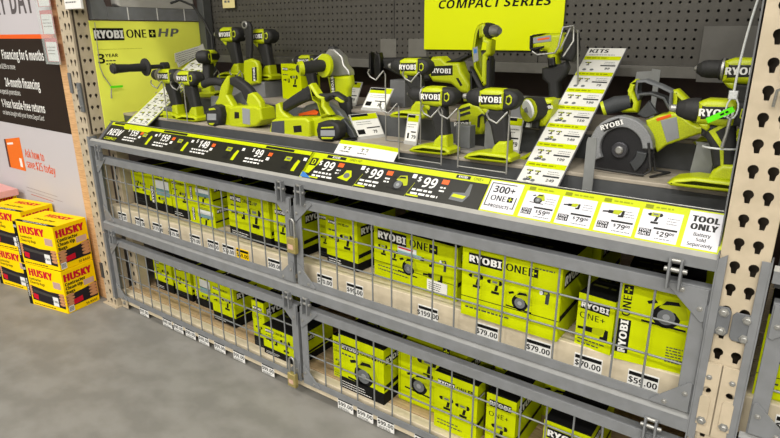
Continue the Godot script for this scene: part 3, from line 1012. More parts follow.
func build_gates() -> void:
	# fixed frames of the cages
	for f in [["grey steel front rail of the display above the upper gates", 0.822, 0.857, 0.057, 2.605], ["grey steel rail between the upper and the lower gates", 0.418, 0.462, 0.057, 2.605], ["grey steel front rail of the next bay at the right edge", 0.822, 0.857, 2.705, 3.9], ["grey steel middle rail of the next bay at the right edge", 0.418, 0.462, 2.705, 3.9]]:
		var t := thing("cage_rail", f[0], "steel rail", "", Vector3(f[3], f[1], 0))
		var h: float = f[2] - f[1]; var w: float = f[4] - f[3]
		var st := sh(PAINT)
		st.box(0, 0, 0.002, w, h - 0.008, 0.007, 0.0012)
		part("face_flange", st, M.paint, t)
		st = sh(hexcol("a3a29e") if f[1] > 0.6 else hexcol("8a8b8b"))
		st.quad(Vector3(0, h - 0.008, 0.0068), Vector3(w, h - 0.008, 0.0068), Vector3(w, h, -0.006), Vector3(0, h, -0.006))
		st.quad(Vector3(0, h, -0.006), Vector3(w, h, -0.006), Vector3(w, h - 0.003, -0.008), Vector3(0, h - 0.003, -0.008))
		st.quad(Vector3(w, h - 0.008, 0.0068), Vector3(0, h - 0.008, 0.0068), Vector3(0, h - 0.003, -0.008), Vector3(w, h - 0.003, -0.008))
		part("label_ledge", st, M.paint, t)
	for q in [["grey steel side plate of the cage beside the left upright", 0.0555, 0.40], ["grey steel side plate of the cage beside the right upright", 2.6042, 0.40], ["grey lower side plate of the cage beside the left upright", 0.0555, 0.05], ["grey lower side plate of the cage beside the right upright", 2.6042, 0.05], ["grey upper side plate of the next bay beside the right upright", 2.6985, 0.40], ["grey lower side plate of the next bay beside the right upright", 2.6985, 0.05]]:
		var y1: float = 0.865 if q[2] > 0.2 else 0.398
		var t := thing("side_plate", q[0], "steel plate", "", Vector3(q[1], q[2], 0))
		var h: float = y1 - q[2]
		var st := sh(PAINT)
		st.box(0, 0, -0.03, 0.003, h, 0.008, 0.0)
		part("side_web", st, M.paint, t)
		var left: bool = q[1] < 2.6 or q[1] > 2.65
		var xa := -0.016 if left else 0.003
		st = sh(PAINT)
		st.slab(PackedVector2Array([Vector2(xa, 0.012), Vector2(xa + 0.016, 0.0), Vector2(xa + 0.016, h), Vector2(xa, h - 0.012)]) if not left else PackedVector2Array([Vector2(xa, 0.0), Vector2(xa + 0.016, 0.012), Vector2(xa + 0.016, h), Vector2(xa, h)]), 0.005, 0.0085, 0.001)
		part("front_flange", st, M.paint, t)
	# gates: x from, x to, y from, y to, number of wires, first wire, pitch
	gate("grey wire gate of the upper left cage, above the left price labels", 0.075, 1.336, 0.465, 0.780, 16, 0.14, 0.0745)
	gate("grey wire gate of the upper right cage, in front of the large combo cartons", 1.350, 2.6035, 0.465, 0.780, 15, 1.455, 0.0742)
	gate("grey wire gate of the lower left cage, nearest the floor at the left", 0.075, 1.336, 0.062, 0.378, 16, 0.14, 0.0745)
	gate("grey wire gate of the lower right cage, cut by the bottom of the picture", 1.350, 2.6035, 0.062, 0.378, 15, 1.455, 0.0742)
	gate("grey wire gate of the next bay's upper cage at the right edge", 2.716, 3.9, 0.465, 0.780, 14, 2.80, 0.0745)
	gate("grey wire gate of the next bay's lower cage at the right bottom corner", 2.716, 3.9, 0.062, 0.378, 14, 2.80, 0.0745)
	hasp("hasp on the upper left gate next to the left upright", 0.135, 0.779, 0.836)
	hasp("hasp on the right end of the upper left gate above the brass padlock", 1.302, 0.779, 0.836)
	hasp("hasp on the left end of the upper right gate", 1.392, 0.779, 0.836)
	hasp("hasp on the right end of the upper right gate beneath the white sign", 2.53, 0.779, 0.836)
	hasp("hasp on the lower left gate next to the left upright", 0.135, 0.377, 0.428)
	hasp("hasp on the right end of the lower left gate", 1.302, 0.377, 0.428)
	hasp("hasp on the left end of the lower right gate", 1.392, 0.377, 0.428)
	hasp("hasp on the right end of the lower right gate", 2.53, 0.377, 0.428)
	padlock("brass padlock hanging between the two upper gates", Vector3(1.350, 0.588, 0.016))
	padlock("brass padlock hanging between the two lower gates near the floor", Vector3(1.31, 0.042, 0.018))

func build_stage() -> void:
	# stepped grey display base
	var t := thing("display_stand", "dark grey stepped display stand that carries the loose tools", "display stand", "", Vector3(0, 0, 0))
	var st := sh(STAGE)
	st.box(0.08, 0.842, -0.16, 2.598, 0.855, -0.022, 0.001)
	part("sign_ledge", st, M.stage, t)
	for q in [["front_riser", -0.165, -0.16, 0.83, 0.955], ["middle_riser", -0.345, -0.34, 0.953, 1.037]]:
		st = sh(STAGE)
		st.box(0.08, q[3], q[1], 2.598, q[4], q[2], 0.001)
		part(q[0], st, M.stage, t)
	st = sh(hexcol("a39a8c"))
	st.box(0.08, 0.945, -0.341, 2.598, 0.957, -0.158, 0.003)
	part("front_step", st, M.stage, t)
	st = sh(hexcol("938b80"))
	st.box(0.08, 1.027, -0.70, 2.598, 1.039, -0.338, 0.003)
	part("middle_step", st, M.stage, t)
	st = sh(STAGE)
	st.box(0.08, 0.825, -0.70, 2.598, 0.835, -0.162, 0.001)
	part("bottom_panel", st, M.stage, t)
	for b in [["grey raised block on the middle step beneath the long reciprocating saw", 1.44, -0.52, 0.07, 0.1, 0.04], ["grey raised block on the middle step below the work light", 2.02, -0.44, 0.16, 0.07, 0.05], ["grey raised block on the middle step behind the left hammer drills", 0.56, -0.50, 0.40, 0.068, 0.06]]:
		st = sh(hexcol("707274"))
		st.box(-b[3] / 2, 0, -b[5], b[3] / 2, b[4], b[5], 0.003)
		lone("riser_block", st, M.stage, b[0], "riser block", Vector3(b[1], 1.0395, b[2]))
	# small grey post with foot on the front step
	t = thing("display_peg", "grey square post on a flat foot standing between the two front drills", "display peg", "", Vector3(1.86, 0.957, -0.25))
	st = sh(hexcol("6d6f71"))
	st.box(-0.025, 0.012, -0.018, 0.025, 0.08, 0.018, 0.002)
	part("post", st, M.stage, t)
	st = sh(hexcol("8b8883"))
	st.box(-0.075, 0, -0.045, 0.075, 0.012, 0.045, 0.003)
	part("foot", st, M.stage, t)
	# grey paddles that prop the tools
	for q in [["grey sheet bracket behind the left hammer drills", 0.66, 0.957, -0.26, 0.09, 0.1, 0.0], ["grey sheet bracket in front of the tethered impact driver", 2.522, 0.962, -0.175, 0.045, 0.10, 0.2], ["tall grey sheet bracket at the left of the large saw", 2.279, 0.90, -0.135, 0.026, 0.155, 0.0], ["grey sheet bracket behind the right front driver", 1.955, 0.957, -0.24, 0.05, 0.10, 0.0]]:
		t = thing("sheet_bracket", q[0], "bracket", "", Vector3(q[1], q[2], q[3]))
		st = sh(hexcol("7a7c7c"))
		st.slab(PackedVector2Array([Vector2(-q[4] / 2, 0), Vector2(q[4] / 2, 0), Vector2(q[4] / 2 + q[6] * 0.02, q[5] * 0.9), Vector2(q[4] * 0.4, q[5]), Vector2(-q[4] * 0.4, q[5]), Vector2(-q[4] / 2 + q[6] * 0.04, q[5] * 0.92)]), -0.003, 0.0, 0.0008)
		part("plate", st, M.paint, t)
		st = sh(STEEL)
		st.tube([Vector3(0, q[5] * 0.12, 0), Vector3(0, q[5] * 0.12, 0.005)], [0.005, 0.004], 8)
		part("screw", st, M.metal, t)
	wire_cradle("thin wire cradle under the left front drill", 1.79, 0.94, -0.10, 0.155, 0.075)
	wire_cradle("thin wire cradle under the right front driver", 1.995, 0.94, -0.10, 0.155, 0.075)
	wire_cradle("thin wire cradle of the small driver at the back", 1.625, 0.957, -0.25, 0.22, 0.07)
	wire_cradle("thin wire cradle of the hammer drill at the left", 0.545, 0.957, -0.135, 0.15, 0.07)
	wire_cradle("tall wire cradle on the back step in front of the grey-nosed impact wrench", 0.55, 1.0395, -0.43, 0.1, 0.08)
	# pegboard: three perforated panels
	t = thing("pegboard", "dark grey perforated pegboard behind the tools, topped beyond the picture", "pegboard", "", Vector3(0, 0, -0.68))
	var xr := [[0.1, 1.283, 0.115], [1.286, 1.90, 1.299], [1.903, 2.605, 1.914]]
	for q in xr:
		var xs := []
		var x: float = q[2]
		while x < q[1] - 0.008:
			xs.append(x)
			x += 0.0263
		var ys := []
		for k in 13: ys.append(1.231 + 0.0263 * k)
		st = sh(hexcol("45433f"))
		st.perforated(xs, ys, q[0], q[1], 1.205, 1.58, 0.004, 0.0043, 0.0, 8)
		part("panel", st, M.stage, t)
	st = sh(hexcol("1c1a18"))
	st.box(0.1, 1.205, -0.03, 2.605, 1.58, -0.026)
	part("backing", st, M.stage, t)
	st = sh(hexcol("605e59"))
	st.box(0.1, 1.168, -0.03, 2.605, 1.2045, 0.004, 0.002)
	part("bottom_trim", st, M.stage, t)
	for q in [[1.215, 1.295, 1.205, 1.285], [1.355, 1.44, 1.205, 1.285]]:
		st = sh(hexcol("6a6863"))
		st.box(q[0], q[2], 0.0005, q[1], q[3], 0.002)
		part("blank_plate", st, M.stage, t)
	st = sh(hexcol("5d5b57"))
	st.box(-0.02, -0.1, 0, 0.17, 0.06, 0.004, 0.001)
	lone("grey_sheet", st, M.stage, "plain dark grey sheet hung on the pegboard behind the rightmost drill", "sheet", Vector3(2.43, 1.26, -0.675))
	# overhead shelf, above the picture, that shades the back of the display
	t = thing("overhead_shelf", "overhead shelf above the display, beyond the top of the picture", "shelf", "", Vector3(0, 2.0, 0))
	st = sh(BEIGE)
	st.box(0.053, 0, -0.08, 2.608, 0.1, -0.04, 0.004)
	part("beam", st, M.beige, t)
	st = sh(hexcol("b79f7c"))
	st.box(0.053, 0.08, -0.85, 2.608, 0.1, -0.08)
	part("deck", st, M.wood, t)
	# next bay at the right
	t = thing("display_stand", "grey display stand of the next bay behind the right upright", "display stand", "", Vector3(2.70, 0.80, 0))
	st = sh(STAGE)
	st.box(0.01, 0, -0.7, 1.2, 0.05, -0.03, 0.001); st.box(0.01, 0.05, -0.7, 1.2, 0.155, -0.16, 0.001)
	part("step_body", st, M.stage, t)

func build_signs() -> void:
	# lime side panel
	var t := thing("side_panel_sign", "lime side panel with the brand and range name at the left end of the display", "sign", "", Vector3(0.085, 0.86, -0.063), 90)
	var st := sh(LIME_PANEL)
	st.box(0, 0, -0.004, 0.57, 0.507, 0.0, 0.001)
	part("panel", st, M.film, t)
	var a := sh(INK)
	a.rect(0.012, 0.423, 0.154, 0.476, 0.0006)
	a.col = WHITE
	ink(a, "RYOBI", 0.083, 0.4495, 0.034, 0.001, true, 0, 0.98, 0.0, 0.0, 0.05)
	a.col = INK
	ink(a, "ONE", 0.168, 0.452, 0.036, 0.0006, false, -1, 1.08, 0.0, 0.0, 0.04)
	a.rect(0.281, 0.434, 0.316, 0.470, 0.0006)
	a.col = LIME_PANEL
	a.rect(0.2955, 0.440, 0.3015, 0.464, 0.001)
	a.rect(0.287, 0.449, 0.310, 0.455, 0.001)
	a.col = GREY_M
	ink(a, "HP", 0.388, 0.456, 0.038, 0.0006, true, 0, 1.75, 0.3)
	a.col = INK
	ink(a, "3", 0.030, 0.345, 0.042, 0.0006, true, 0, 1.15)
	ink(a, "YEAR", 0.050, 0.358, 0.014, 0.0006, true, -1, 1.3)
	art_lines(a, 0.05, 0.335, 0.06, 2, 0.014, 0.005, 0.0006, GREY_D, 41)
	art_lines(a, 0.02, 0.385, 0.24, 1, 0.016, 0.0015, 0.0006, LIME_D, 42)
	part("print", a, M.paper, t)
	st = sh(LIME_D)
	st.box(0.02, -0.02, 0.0002, 0.16, 0.06, 0.006, 0.001)
	part("lower_flap", st, M.film, t)
	# series banner on the pegboard
	t = thing("series_banner", "lime banner reading compact series on the pegboard", "sign", "", Vector3(1.435, 1.245, -0.668))
	st = sh(LIME_SIGN)
	st.box(0, 0, -0.004, 0.552, 0.25, 0.0, 0.001)
	part("panel", st, M.film, t)
	a = sh(INK)
	ink(a, "COMPACT SERIES", 0.285, 0.163, 0.030, 0.0006, true, 0, 1.3, 0.22)
	art_logo(a, 0.05, 0.215, 0.045, 0.0006)
	part("print", a, M.paper, t)
	# slanted strips along the front
	var tilt := Basis(Vector3.RIGHT, -0.80)
	strip_black("black price strip reading new and four prices, left part of the front sign rail", 0.135, 1.375, tilt, 0)
	strip_black("black price strip with three ninety-nine prices, middle of the front sign rail", 1.378, 2.036, tilt, 1)
	strip_white(tilt)
	# clear lip and back holder
	t = thing("sign_rail", "grey channel that holds the slanted price strips", "sign holder", "", Vector3(0.1, 0.857, -0.005))
	st = sh(STEEL_D)
	st.xf = Transform3D(tilt, Vector3(0, 0.0, -0.004))
	st.box(0, 0, -0.008, 2.495, 0.104, -0.003, 0.001)
	part("back_plate", st, M.stage, t)
	st = sh(STEEL)
	st.xf = Transform3D(tilt, Vector3(0, 0.0, -0.004))
	st.box(0, 0.1025, -0.006, 2.495, 0.1055, 0.004, 0.001)
	part("top_lip", st, M.metal, t)
	kit_board("long white kit board with yellow bars leaning back left of the large saw", Vector3(2.105, 0.928, -0.088), 0.112, 0.607, 0.576, 0.0, 6)
	kit_board("white kit board printed with small tool pictures leaning beside the lime side panel", Vector3(0.205, 0.925, -0.095), 0.165, 0.50, 0.60, 0.0, 5)
	# curled card on the strip
	t = thing("curled_card", "curled yellow and white card lying on top of the middle price strip", "sign", "", Vector3(1.440, 0.922, -0.112))
	st = sh(WHITE)
	for k in 6:
		var u0 := k / 6.0; var u1 := (k + 1) / 6.0
		var f0 := 0.016 * u0 * u0 * u0; var f1 := 0.016 * u1 * u1 * u1
		var tb := tilt * Vector3(0, 0.055, 0)
		for s in [0, 1]:
			st.col = WHITE if s == 0 else LIME
			var b0 := tb * (0.0 if s == 0 else 0.72); var b1 := tb * (0.72 if s == 0 else 1.0)
			st.quad(Vector3(0.255 * u0, 0.004, f0) + b0, Vector3(0.255 * u1, 0.004, f1) + b0, Vector3(0.255 * u1, 0.004, f1) + b1, Vector3(0.255 * u0, 0.004, f0) + b1)
			st.quad(Vector3(0.255 * u1, 0.0028, f1) + b0, Vector3(0.255 * u0, 0.0028, f0) + b0, Vector3(0.255 * u0, 0.0028, f0) + b1, Vector3(0.255 * u1, 0.0028, f1) + b1)
	part("card", st, M.film, t)
	a = sh(INK)
	a.xf = Transform3D(tilt, Vector3(0, 0.004, 0.001))
	for k in 3:
		art_drill(a, 0.035 + 0.075 * k, 0.026, 0.014, 0.001); art_drill(a, 0.055 + 0.075 * k, 0.026, 0.014, 0.001)
		art_lines(a, 0.02 + 0.075 * k, 0.012, 0.055, 1, 0.006, 0.003, 0.001, INK, 50 + k)
	part("print", a, M.paper, t)
	# price holders on the steps
	price_holder("grey leaning price holder with lime-topped card on the middle step behind the grinder", Vector3(1.423, 1.0395, -0.345), 0.105, 0.10, -0.7)
	price_holder("silver easel with small white tag turned sideways on the front step", Vector3(1.487, 0.957, -0.262), 0.115, 0.10, -0.62, 1.25)
	price_holder("grey price holder half hidden behind the grinder body", Vector3(1.25, 1.0395, -0.42), 0.07, 0.1, -0.5)
	price_holder("white tag card standing behind the left front drill", Vector3(1.66, 0.957, -0.24), 0.05, 0.10, -0.25)
	price_holder("white tag card behind the right front driver", Vector3(1.99, 0.957, -0.29), 0.06, 0.11, -0.25)

func strip_black(label: String, x0: float, x1: float, tilt: Basis, which: int) -> void:
	var t := thing("price_strip", label, "sign", "", Vector3(x0, 0.857, -0.006))
	t.basis = tilt
	var w := x1 - x0
	var st := sh(hexcol("26221f"))
	st.box(0, 0, -0.0015, w, 0.101, 0.0, 0.0)
	part("strip", st, M.film, t)
	var a := sh(LIME)
	var e := 0.0006
	if which == 0:
		a.rect(0.0, 0.086, w, 0.101, e)
		a.sheet(PackedVector2Array([Vector2(0.10, 0.086), Vector2(0.12, 0.074), Vector2(0.3, 0.074), Vector2(0.32, 0.086)]), e)
		a.col = INK
		a.rect(0.02, 0.092, 0.1, 0.100, e + 0.0003)
		a.rect(0.40, 0.088, 0.56, 0.098, e + 0.0003); a.rect(1.02, 0.088, 1.16, 0.098, e + 0.0003)
		a.col = WHITE
		ink(a, "NEW", 0.072, 0.05, 0.034, e, true, 0, 1.0, 0.25)
		a.col = LIME
		ink(a, "COMPACT", 0.065, 0.015, 0.014, e, true, 0, 1.0, 0.25)
		var cx := [0.21, 0.437, 0.692, 1.005]
		var tx := [0.295, 0.543, 0.845, 1.155]
		var pr := ["159", "159", "149", "99"]
		for k in 4:
			a.col = WHITE
			ink(a, "$", cx[k] - 0.035 - 0.012 * (pr[k].length() - 2), 0.072, 0.016, e)
			ink(a, pr[k], cx[k], 0.062, 0.032, e, true, 0, 0.85)
			art_lines(a, cx[k] - 0.055, 0.034, 0.105, 2, 0.013, 0.006, e, WHITE, 60 + k)
			a.col = ORANGE
			a.rect(cx[k] + 0.047, 0.058, cx[k] + 0.066, 0.072, e)
			a.col = WHITE
			a.rect(cx[k] + 0.047, 0.040, cx[k] + 0.062, 0.052, e)
			a.rect(tx[k] + 0.066, 0.062, tx[k] + 0.08, 0.074, e)
			art_drill(a, tx[k], 0.044, 0.058, e)
			a.col = LIME
			art_poly(a, tx[k] + 0.046, 0.034, 0.001, e, "-10,-18 6,-18 10,24 -2,28 -8,10")
	else:
		a.rect(0.0, 0.082, w, 0.101, e)
		a.rect(0.0, 0.0, 0.012, 0.101, e)
		a.sheet(PackedVector2Array([Vector2(0.0, 0.02), Vector2(0.03, 0.02), Vector2(0.06, 0.082), Vector2(0.0, 0.082)]), e)
		a.col = INK
		a.rect(0.012, 0.05, 0.042, 0.08, e + 0.0003)
		a.rect(0.07, 0.087, 0.15, 0.098, e + 0.0003); a.rect(0.555, 0.087, 0.6, 0.098, e + 0.0003)
		ink(a, "ONE+ HP", 0.19, 0.0925, 0.009, e + 0.0003, false); ink(a, "ONE+", 0.625, 0.0925, 0.009, e + 0.0003, false)
		a.col = LIME
		ink(a, "D", 0.027, 0.065, 0.02, e + 0.0006)
		a.col = WHITE
		ink(a, "RYOBI", 0.11, 0.0925, 0.008, e + 0.0006); ink(a, "RYOBI", 0.577, 0.0925, 0.007, e + 0.0006)
		var cx := [0.093, 0.286, 0.480]
		for k in 3:
			a.col = WHITE
			ink(a, "$", cx[k] - 0.034, 0.064, 0.018, e)
			ink(a, "99", cx[k] + 0.004, 0.057, 0.034, e, true, 0, 0.9, 0.1)
			art_lines(a, cx[k] - 0.045, 0.028, 0.088 if k < 2 else 0.1, 2, 0.013, 0.0065, e, WHITE, 70 + k)
			a.col = LIME
			a.rect(cx[k] - 0.055, 0.005, cx[k] - 0.015, 0.010, e)
			a.col = ORANGE
			a.rect(cx[k] + 0.040, 0.060, cx[k] + 0.062, 0.075, e)
			a.col = WHITE
			art_lines(a, cx[k] + 0.042, 0.048, 0.02, 2, 0.011, 0.005, e, WHITE, 75 + k)
			if k == 1: art_saw(a, cx[k] + 0.096, 0.040, 0.062, e)
			elif k == 0:
				a.col = LIME
				art_poly(a, cx[k] + 0.085, 0.032, 0.0008, e, "-32,-14 24,-22 34,2 20,28 -4,26 -10,4")
				a.col = GREY_M
				art_ellipse(a, cx[k] + 0.092, 0.034, 0.012, 0.010, e + 0.0003)
			else:
				a.col = GREY_M
				art_poly(a, cx[k] + 0.106, 0.034, 0.001, e, "-24,-18 20,-20 32,4 28,40 20,40 16,10 -20,6")
				a.col = LIME
				art_poly(a, cx[k] + 0.106, 0.034, 0.001, e + 0.0003, "-20,-8 18,-10 24,0 -16,2")
			if k < 2:
				a.col = WHITE
				a.rect(cx[k] + 0.132, 0.064, cx[k] + 0.146, 0.078, e)
				a.col = LIME_D
				a.sheet(PackedVector2Array([Vector2(cx[k] + 0.134, 0), Vector2(cx[k] + 0.1355, 0), Vector2(cx[k] + 0.1495, 0.05), Vector2(cx[k] + 0.148, 0.05)]), e)
		a.col = BLUE
		a.sheet(PackedVector2Array([Vector2(0.002, 0.002), Vector2(0.05, 0.002), Vector2(0.014, 0.02), Vector2(0.002, 0.022)]), e + 0.0003)
	part("print", a, M.film, t)

func strip_white(tilt: Basis) -> void:
	var t := thing("price_strip", "white and lime price strip with tool pictures, right part of the front sign rail", "sign", "", Vector3(2.038, 0.857, -0.006))
	t.basis = tilt
	var w := 0.569
	var st := sh(LIME)
	st.box(0, 0, -0.0015, w, 0.101, 0.0, 0.0)
	part("strip", st, M.film, t)
	var a := sh(hexcol("cfcfd6"))
	var e := 0.0006
	# range panel
	a.rect(0.004, 0.004, 0.098, 0.097, e)
	a.col = INK
	for q in [[0.009, 0.020, 0.0115, 0.091], [0.0895, 0.020, 0.092, 0.054], [0.009, 0.0885, 0.080, 0.091], [0.009, 0.0185, 0.021, 0.021], [0.083, 0.0185, 0.092, 0.021]]: a.rect(q[0], q[1], q[2], q[3], e + 0.0004)
	ink(a, "300+", 0.050, 0.072, 0.021, e + 0.0004, true, 0, 0.98)
	ink(a, "ONE", 0.042, 0.045, 0.016, e + 0.0004, false, 0, 1.05, 0.0, 0.0, 0.03)
	a.rect(0.068, 0.037, 0.083, 0.053, e + 0.0004)
	ink(a, "PRODUCTS", 0.051, 0.0205, 0.0095, e + 0.0004, true, 0, 0.88)
	a.col = LIME
	a.rect(0.0745, 0.039, 0.0765, 0.051, e + 0.0008); a.rect(0.070, 0.044, 0.081, 0.046, e + 0.0008)
	var x0 := [0.111, 0.206, 0.302, 0.396]
	var pr := ["59", "79", "79", "29"]
	for k in 4:
		var x: float = x0[k]
		a.col = hexcol("cfcfd6")
		a.rect(x, 0.004, x + 0.086, 0.082, e)
		a.col = hexcol("7c8400")
		a.rect(x + 0.003, 0.086, x + 0.02, 0.096, e + 0.0002)
		art_lines(a, x + 0.026, 0.091, 0.05, 1, 0.01, 0.004, e + 0.0002, hexcol("8e9600"), 80 + k)
		if k == 0: art_saw(a, x + 0.036, 0.062, 0.034, e + 0.0004)
		elif k == 1: art_recip(a, x + 0.03, 0.06, 0.036, e + 0.0004)
		elif k == 2: art_recip(a, x + 0.034, 0.06, 0.044, e + 0.0004)
		else: art_drill(a, x + 0.03, 0.062, 0.034, e + 0.0004)
		art_lines(a, x + 0.056, 0.066, 0.026, 3, 0.007, 0.0016, e + 0.0004, GREY_M, 84 + k)
		a.col = INK
		a.rect(x + 0.004, 0.014, x + 0.03, 0.032, e + 0.0004)
		a.col = hexcol("cfcfd6")
		ink(a, "TOOL", x + 0.017, 0.0275, 0.0065, e + 0.0008); ink(a, "ONLY", x + 0.017, 0.0185, 0.0065, e + 0.0008)
		a.col = INK
		a.rect(x + 0.033, 0.034, x + 0.082, 0.039, e + 0.0004)
		ink(a, "$", x + 0.044, 0.026, 0.008, e + 0.0004); ink(a, pr[k], x + 0.058, 0.024, 0.013, e + 0.0004); ink(a, "00", x + 0.073, 0.027, 0.007, e + 0.0004)
		art_lines(a, x + 0.04, 0.011, 0.042, 1, 0.005, 0.002, e + 0.0004, GREY_M, 90 + k)
	a.col = hexcol("d2d2d9")
	a.rect(0.492, 0.004, 0.562, 0.097, e)
	a.col = INK
	ink(a, "TOOL", 0.527, 0.078, 0.0155, e + 0.0004, true, 0, 0.98, 0.0, 0.0, 0.06)
	ink(a, "ONLY", 0.527, 0.058, 0.0155, e + 0.0004, true, 0, 0.93, 0.0, 0.0, 0.06)
	a.col = GREY_D
	ink(a, "Battery", 0.527, 0.039, 0.0085, e + 0.0004, false, 0, 0.92, 0.0, 0.0, 0.04)
	ink(a, "Sold", 0.527, 0.0265, 0.0085, e + 0.0004, false, 0, 0.92, 0.0, 0.0, 0.04)
	ink(a, "Separately", 0.527, 0.014, 0.0085, e + 0.0004, false, 0, 0.92, 0.0, 0.0, 0.04)
	part("print", a, M.film, t)

func kit_board(label: String, at: Vector3, w: float, l: float, rise: float, lean: float, rows: int) -> void:
	var t := thing("kit_board", label, "sign", "", at)
	t.basis = Basis(Vector3.RIGHT, -(PI / 2 - rise))
	var st := sh(STEEL_D)
	st.box(-0.003, 0, -0.004, w + 0.003, l, -0.0008, 0.0005)
	part("holder", st, M.stage, t)
	st = sh(hexcol("cfcfca"))
	st.box(0, 0.001, -0.0008, w, l - 0.002, 0.0, 0.0)
	part("card", st, M.film, t)
	var a := sh(LIME)
	var e := 0.0006
	if rows == 6:
		var rh := (l - 0.045) / 7.0
		a.col = INK
		ink(a, "KITS", w * 0.32, l - 0.018, 0.018, e, true, 0, 1.2)
		art_lines(a, w * 0.1, l - 0.038, w * 0.85, 1, 0.01, 0.003, e, GREY_M, 99)
		for k in 7:
			var y := l - 0.045 - (k + 1) * rh
			a.col = LIME
			a.rect(0.001, y + rh - 0.019, w - 0.001, y + rh, e)
			art_lines(a, 0.008, y + rh - 0.0095, w * 0.8, 1, 0.01, 0.005, e + 0.0003, hexcol("7c8400"), 100 + k)
			art_drill(a, 0.022, y + 0.042, 0.020, e)
			if k > 0: art_drill(a, 0.044, y + 0.042, 0.018, e)
			if k > 2: art_saw(a, 0.028, y + 0.018, 0.018, e)
			art_lines(a, 0.07, y + 0.05, 0.036, 2, 0.008, 0.002, e, GREY_M, 110 + k)
			a.col = GREY_D
			a.rect(0.062, y + 0.03, w - 0.006, y + 0.036, e)
			ink(a, ["99", "79", "199", "159", "149", "199", "249"][k], 0.086, y + 0.019, 0.010, e)
			for j in 2:
				a.col = GREY_M
				art_ellipse(a, 0.02 + 0.022 * j, y + 0.012, 0.006, 0.005, e)
	else:
		a.rect(0.0, 0.0, 0.008, l, e)
		a.rect(w - 0.006, 0.0, w, l, e)
		a.rect(0.008, l - 0.03, w - 0.006, l - 0.004, e)
		for k in 10:
			for j in 3:
				var x := 0.034 + 0.048 * j + 0.006 * (k % 2); var y := 0.035 + 0.044 * k
				if (k + j) % 3 != 1: art_drill(a, x, y, 0.027, e)
				else: art_recip(a, x, y, 0.032, e)
				a.col = GREY_M
				art_ellipse(a, x + 0.018, y - 0.014, 0.005, 0.004, e)
				art_lines(a, x - 0.012, y - 0.020, 0.022, 1, 0.005, 0.002, e, GREY_M, 170 + k * 3 + j)
	part("print", a, M.paper, t)

func price_holder(label: String, at: Vector3, w: float, h: float, lean: float, turn := 0.0) -> void:
	var t := thing("price_holder", label, "price holder", "", at)
	t.basis = Basis(Vector3.UP, turn) * Basis(Vector3.RIGHT, lean)
	var st := sh(STEEL)
	st.box(-w / 2, 0, -0.003, w / 2, h, -0.0005, 0.0005)
	part("plate", st, M.stage, t)
	st = sh(STEEL_D)
	st.xf = Transform3D(Basis(Vector3.RIGHT, -lean), Vector3.ZERO)
	var k := sin(-lean) * h
	st.slab(PackedVector2Array([Vector2(w / 2 - 0.002, 0), Vector2(w / 2, 0), Vector2(w / 2, 0.004), Vector2(w / 2 - 0.002, 0.004)]), -k, -0.002, 0.0)
	part("foot", st, M.stage, t)
	st = sh(hexcol("e2e2dd"))
	st.box(-w / 2 + 0.004, 0.012, -0.0005, w / 2 - 0.004, h - 0.002, 0.0003)
	part("card", st, M.paper, t)
	var a := sh(LIME)
	a.rect(-w / 2 + 0.004, h - 0.025, w / 2 - 0.004, h - 0.003, 0.0009)
	a.col = INK
	a.rect(-w / 2 + 0.004, h - 0.012, w * 0.15, h - 0.003, 0.0013)
	a.rect(-w * 0.05, h * 0.40, w / 2 - 0.008, h * 0.44, 0.0009)
	a.rect(-w / 2 + 0.01, h * 0.2, -w * 0.16, h * 0.38, 0.0009)
	ink(a, "79", w * 0.2, h * 0.26, h * 0.12, 0.0009)
	art_lines(a, -w * 0.36, h * 0.66, w * 0.7, 2, h * 0.08, h * 0.02, 0.0009, GREY_M, int(w * 999))
	part("print", a, M.paper, t)

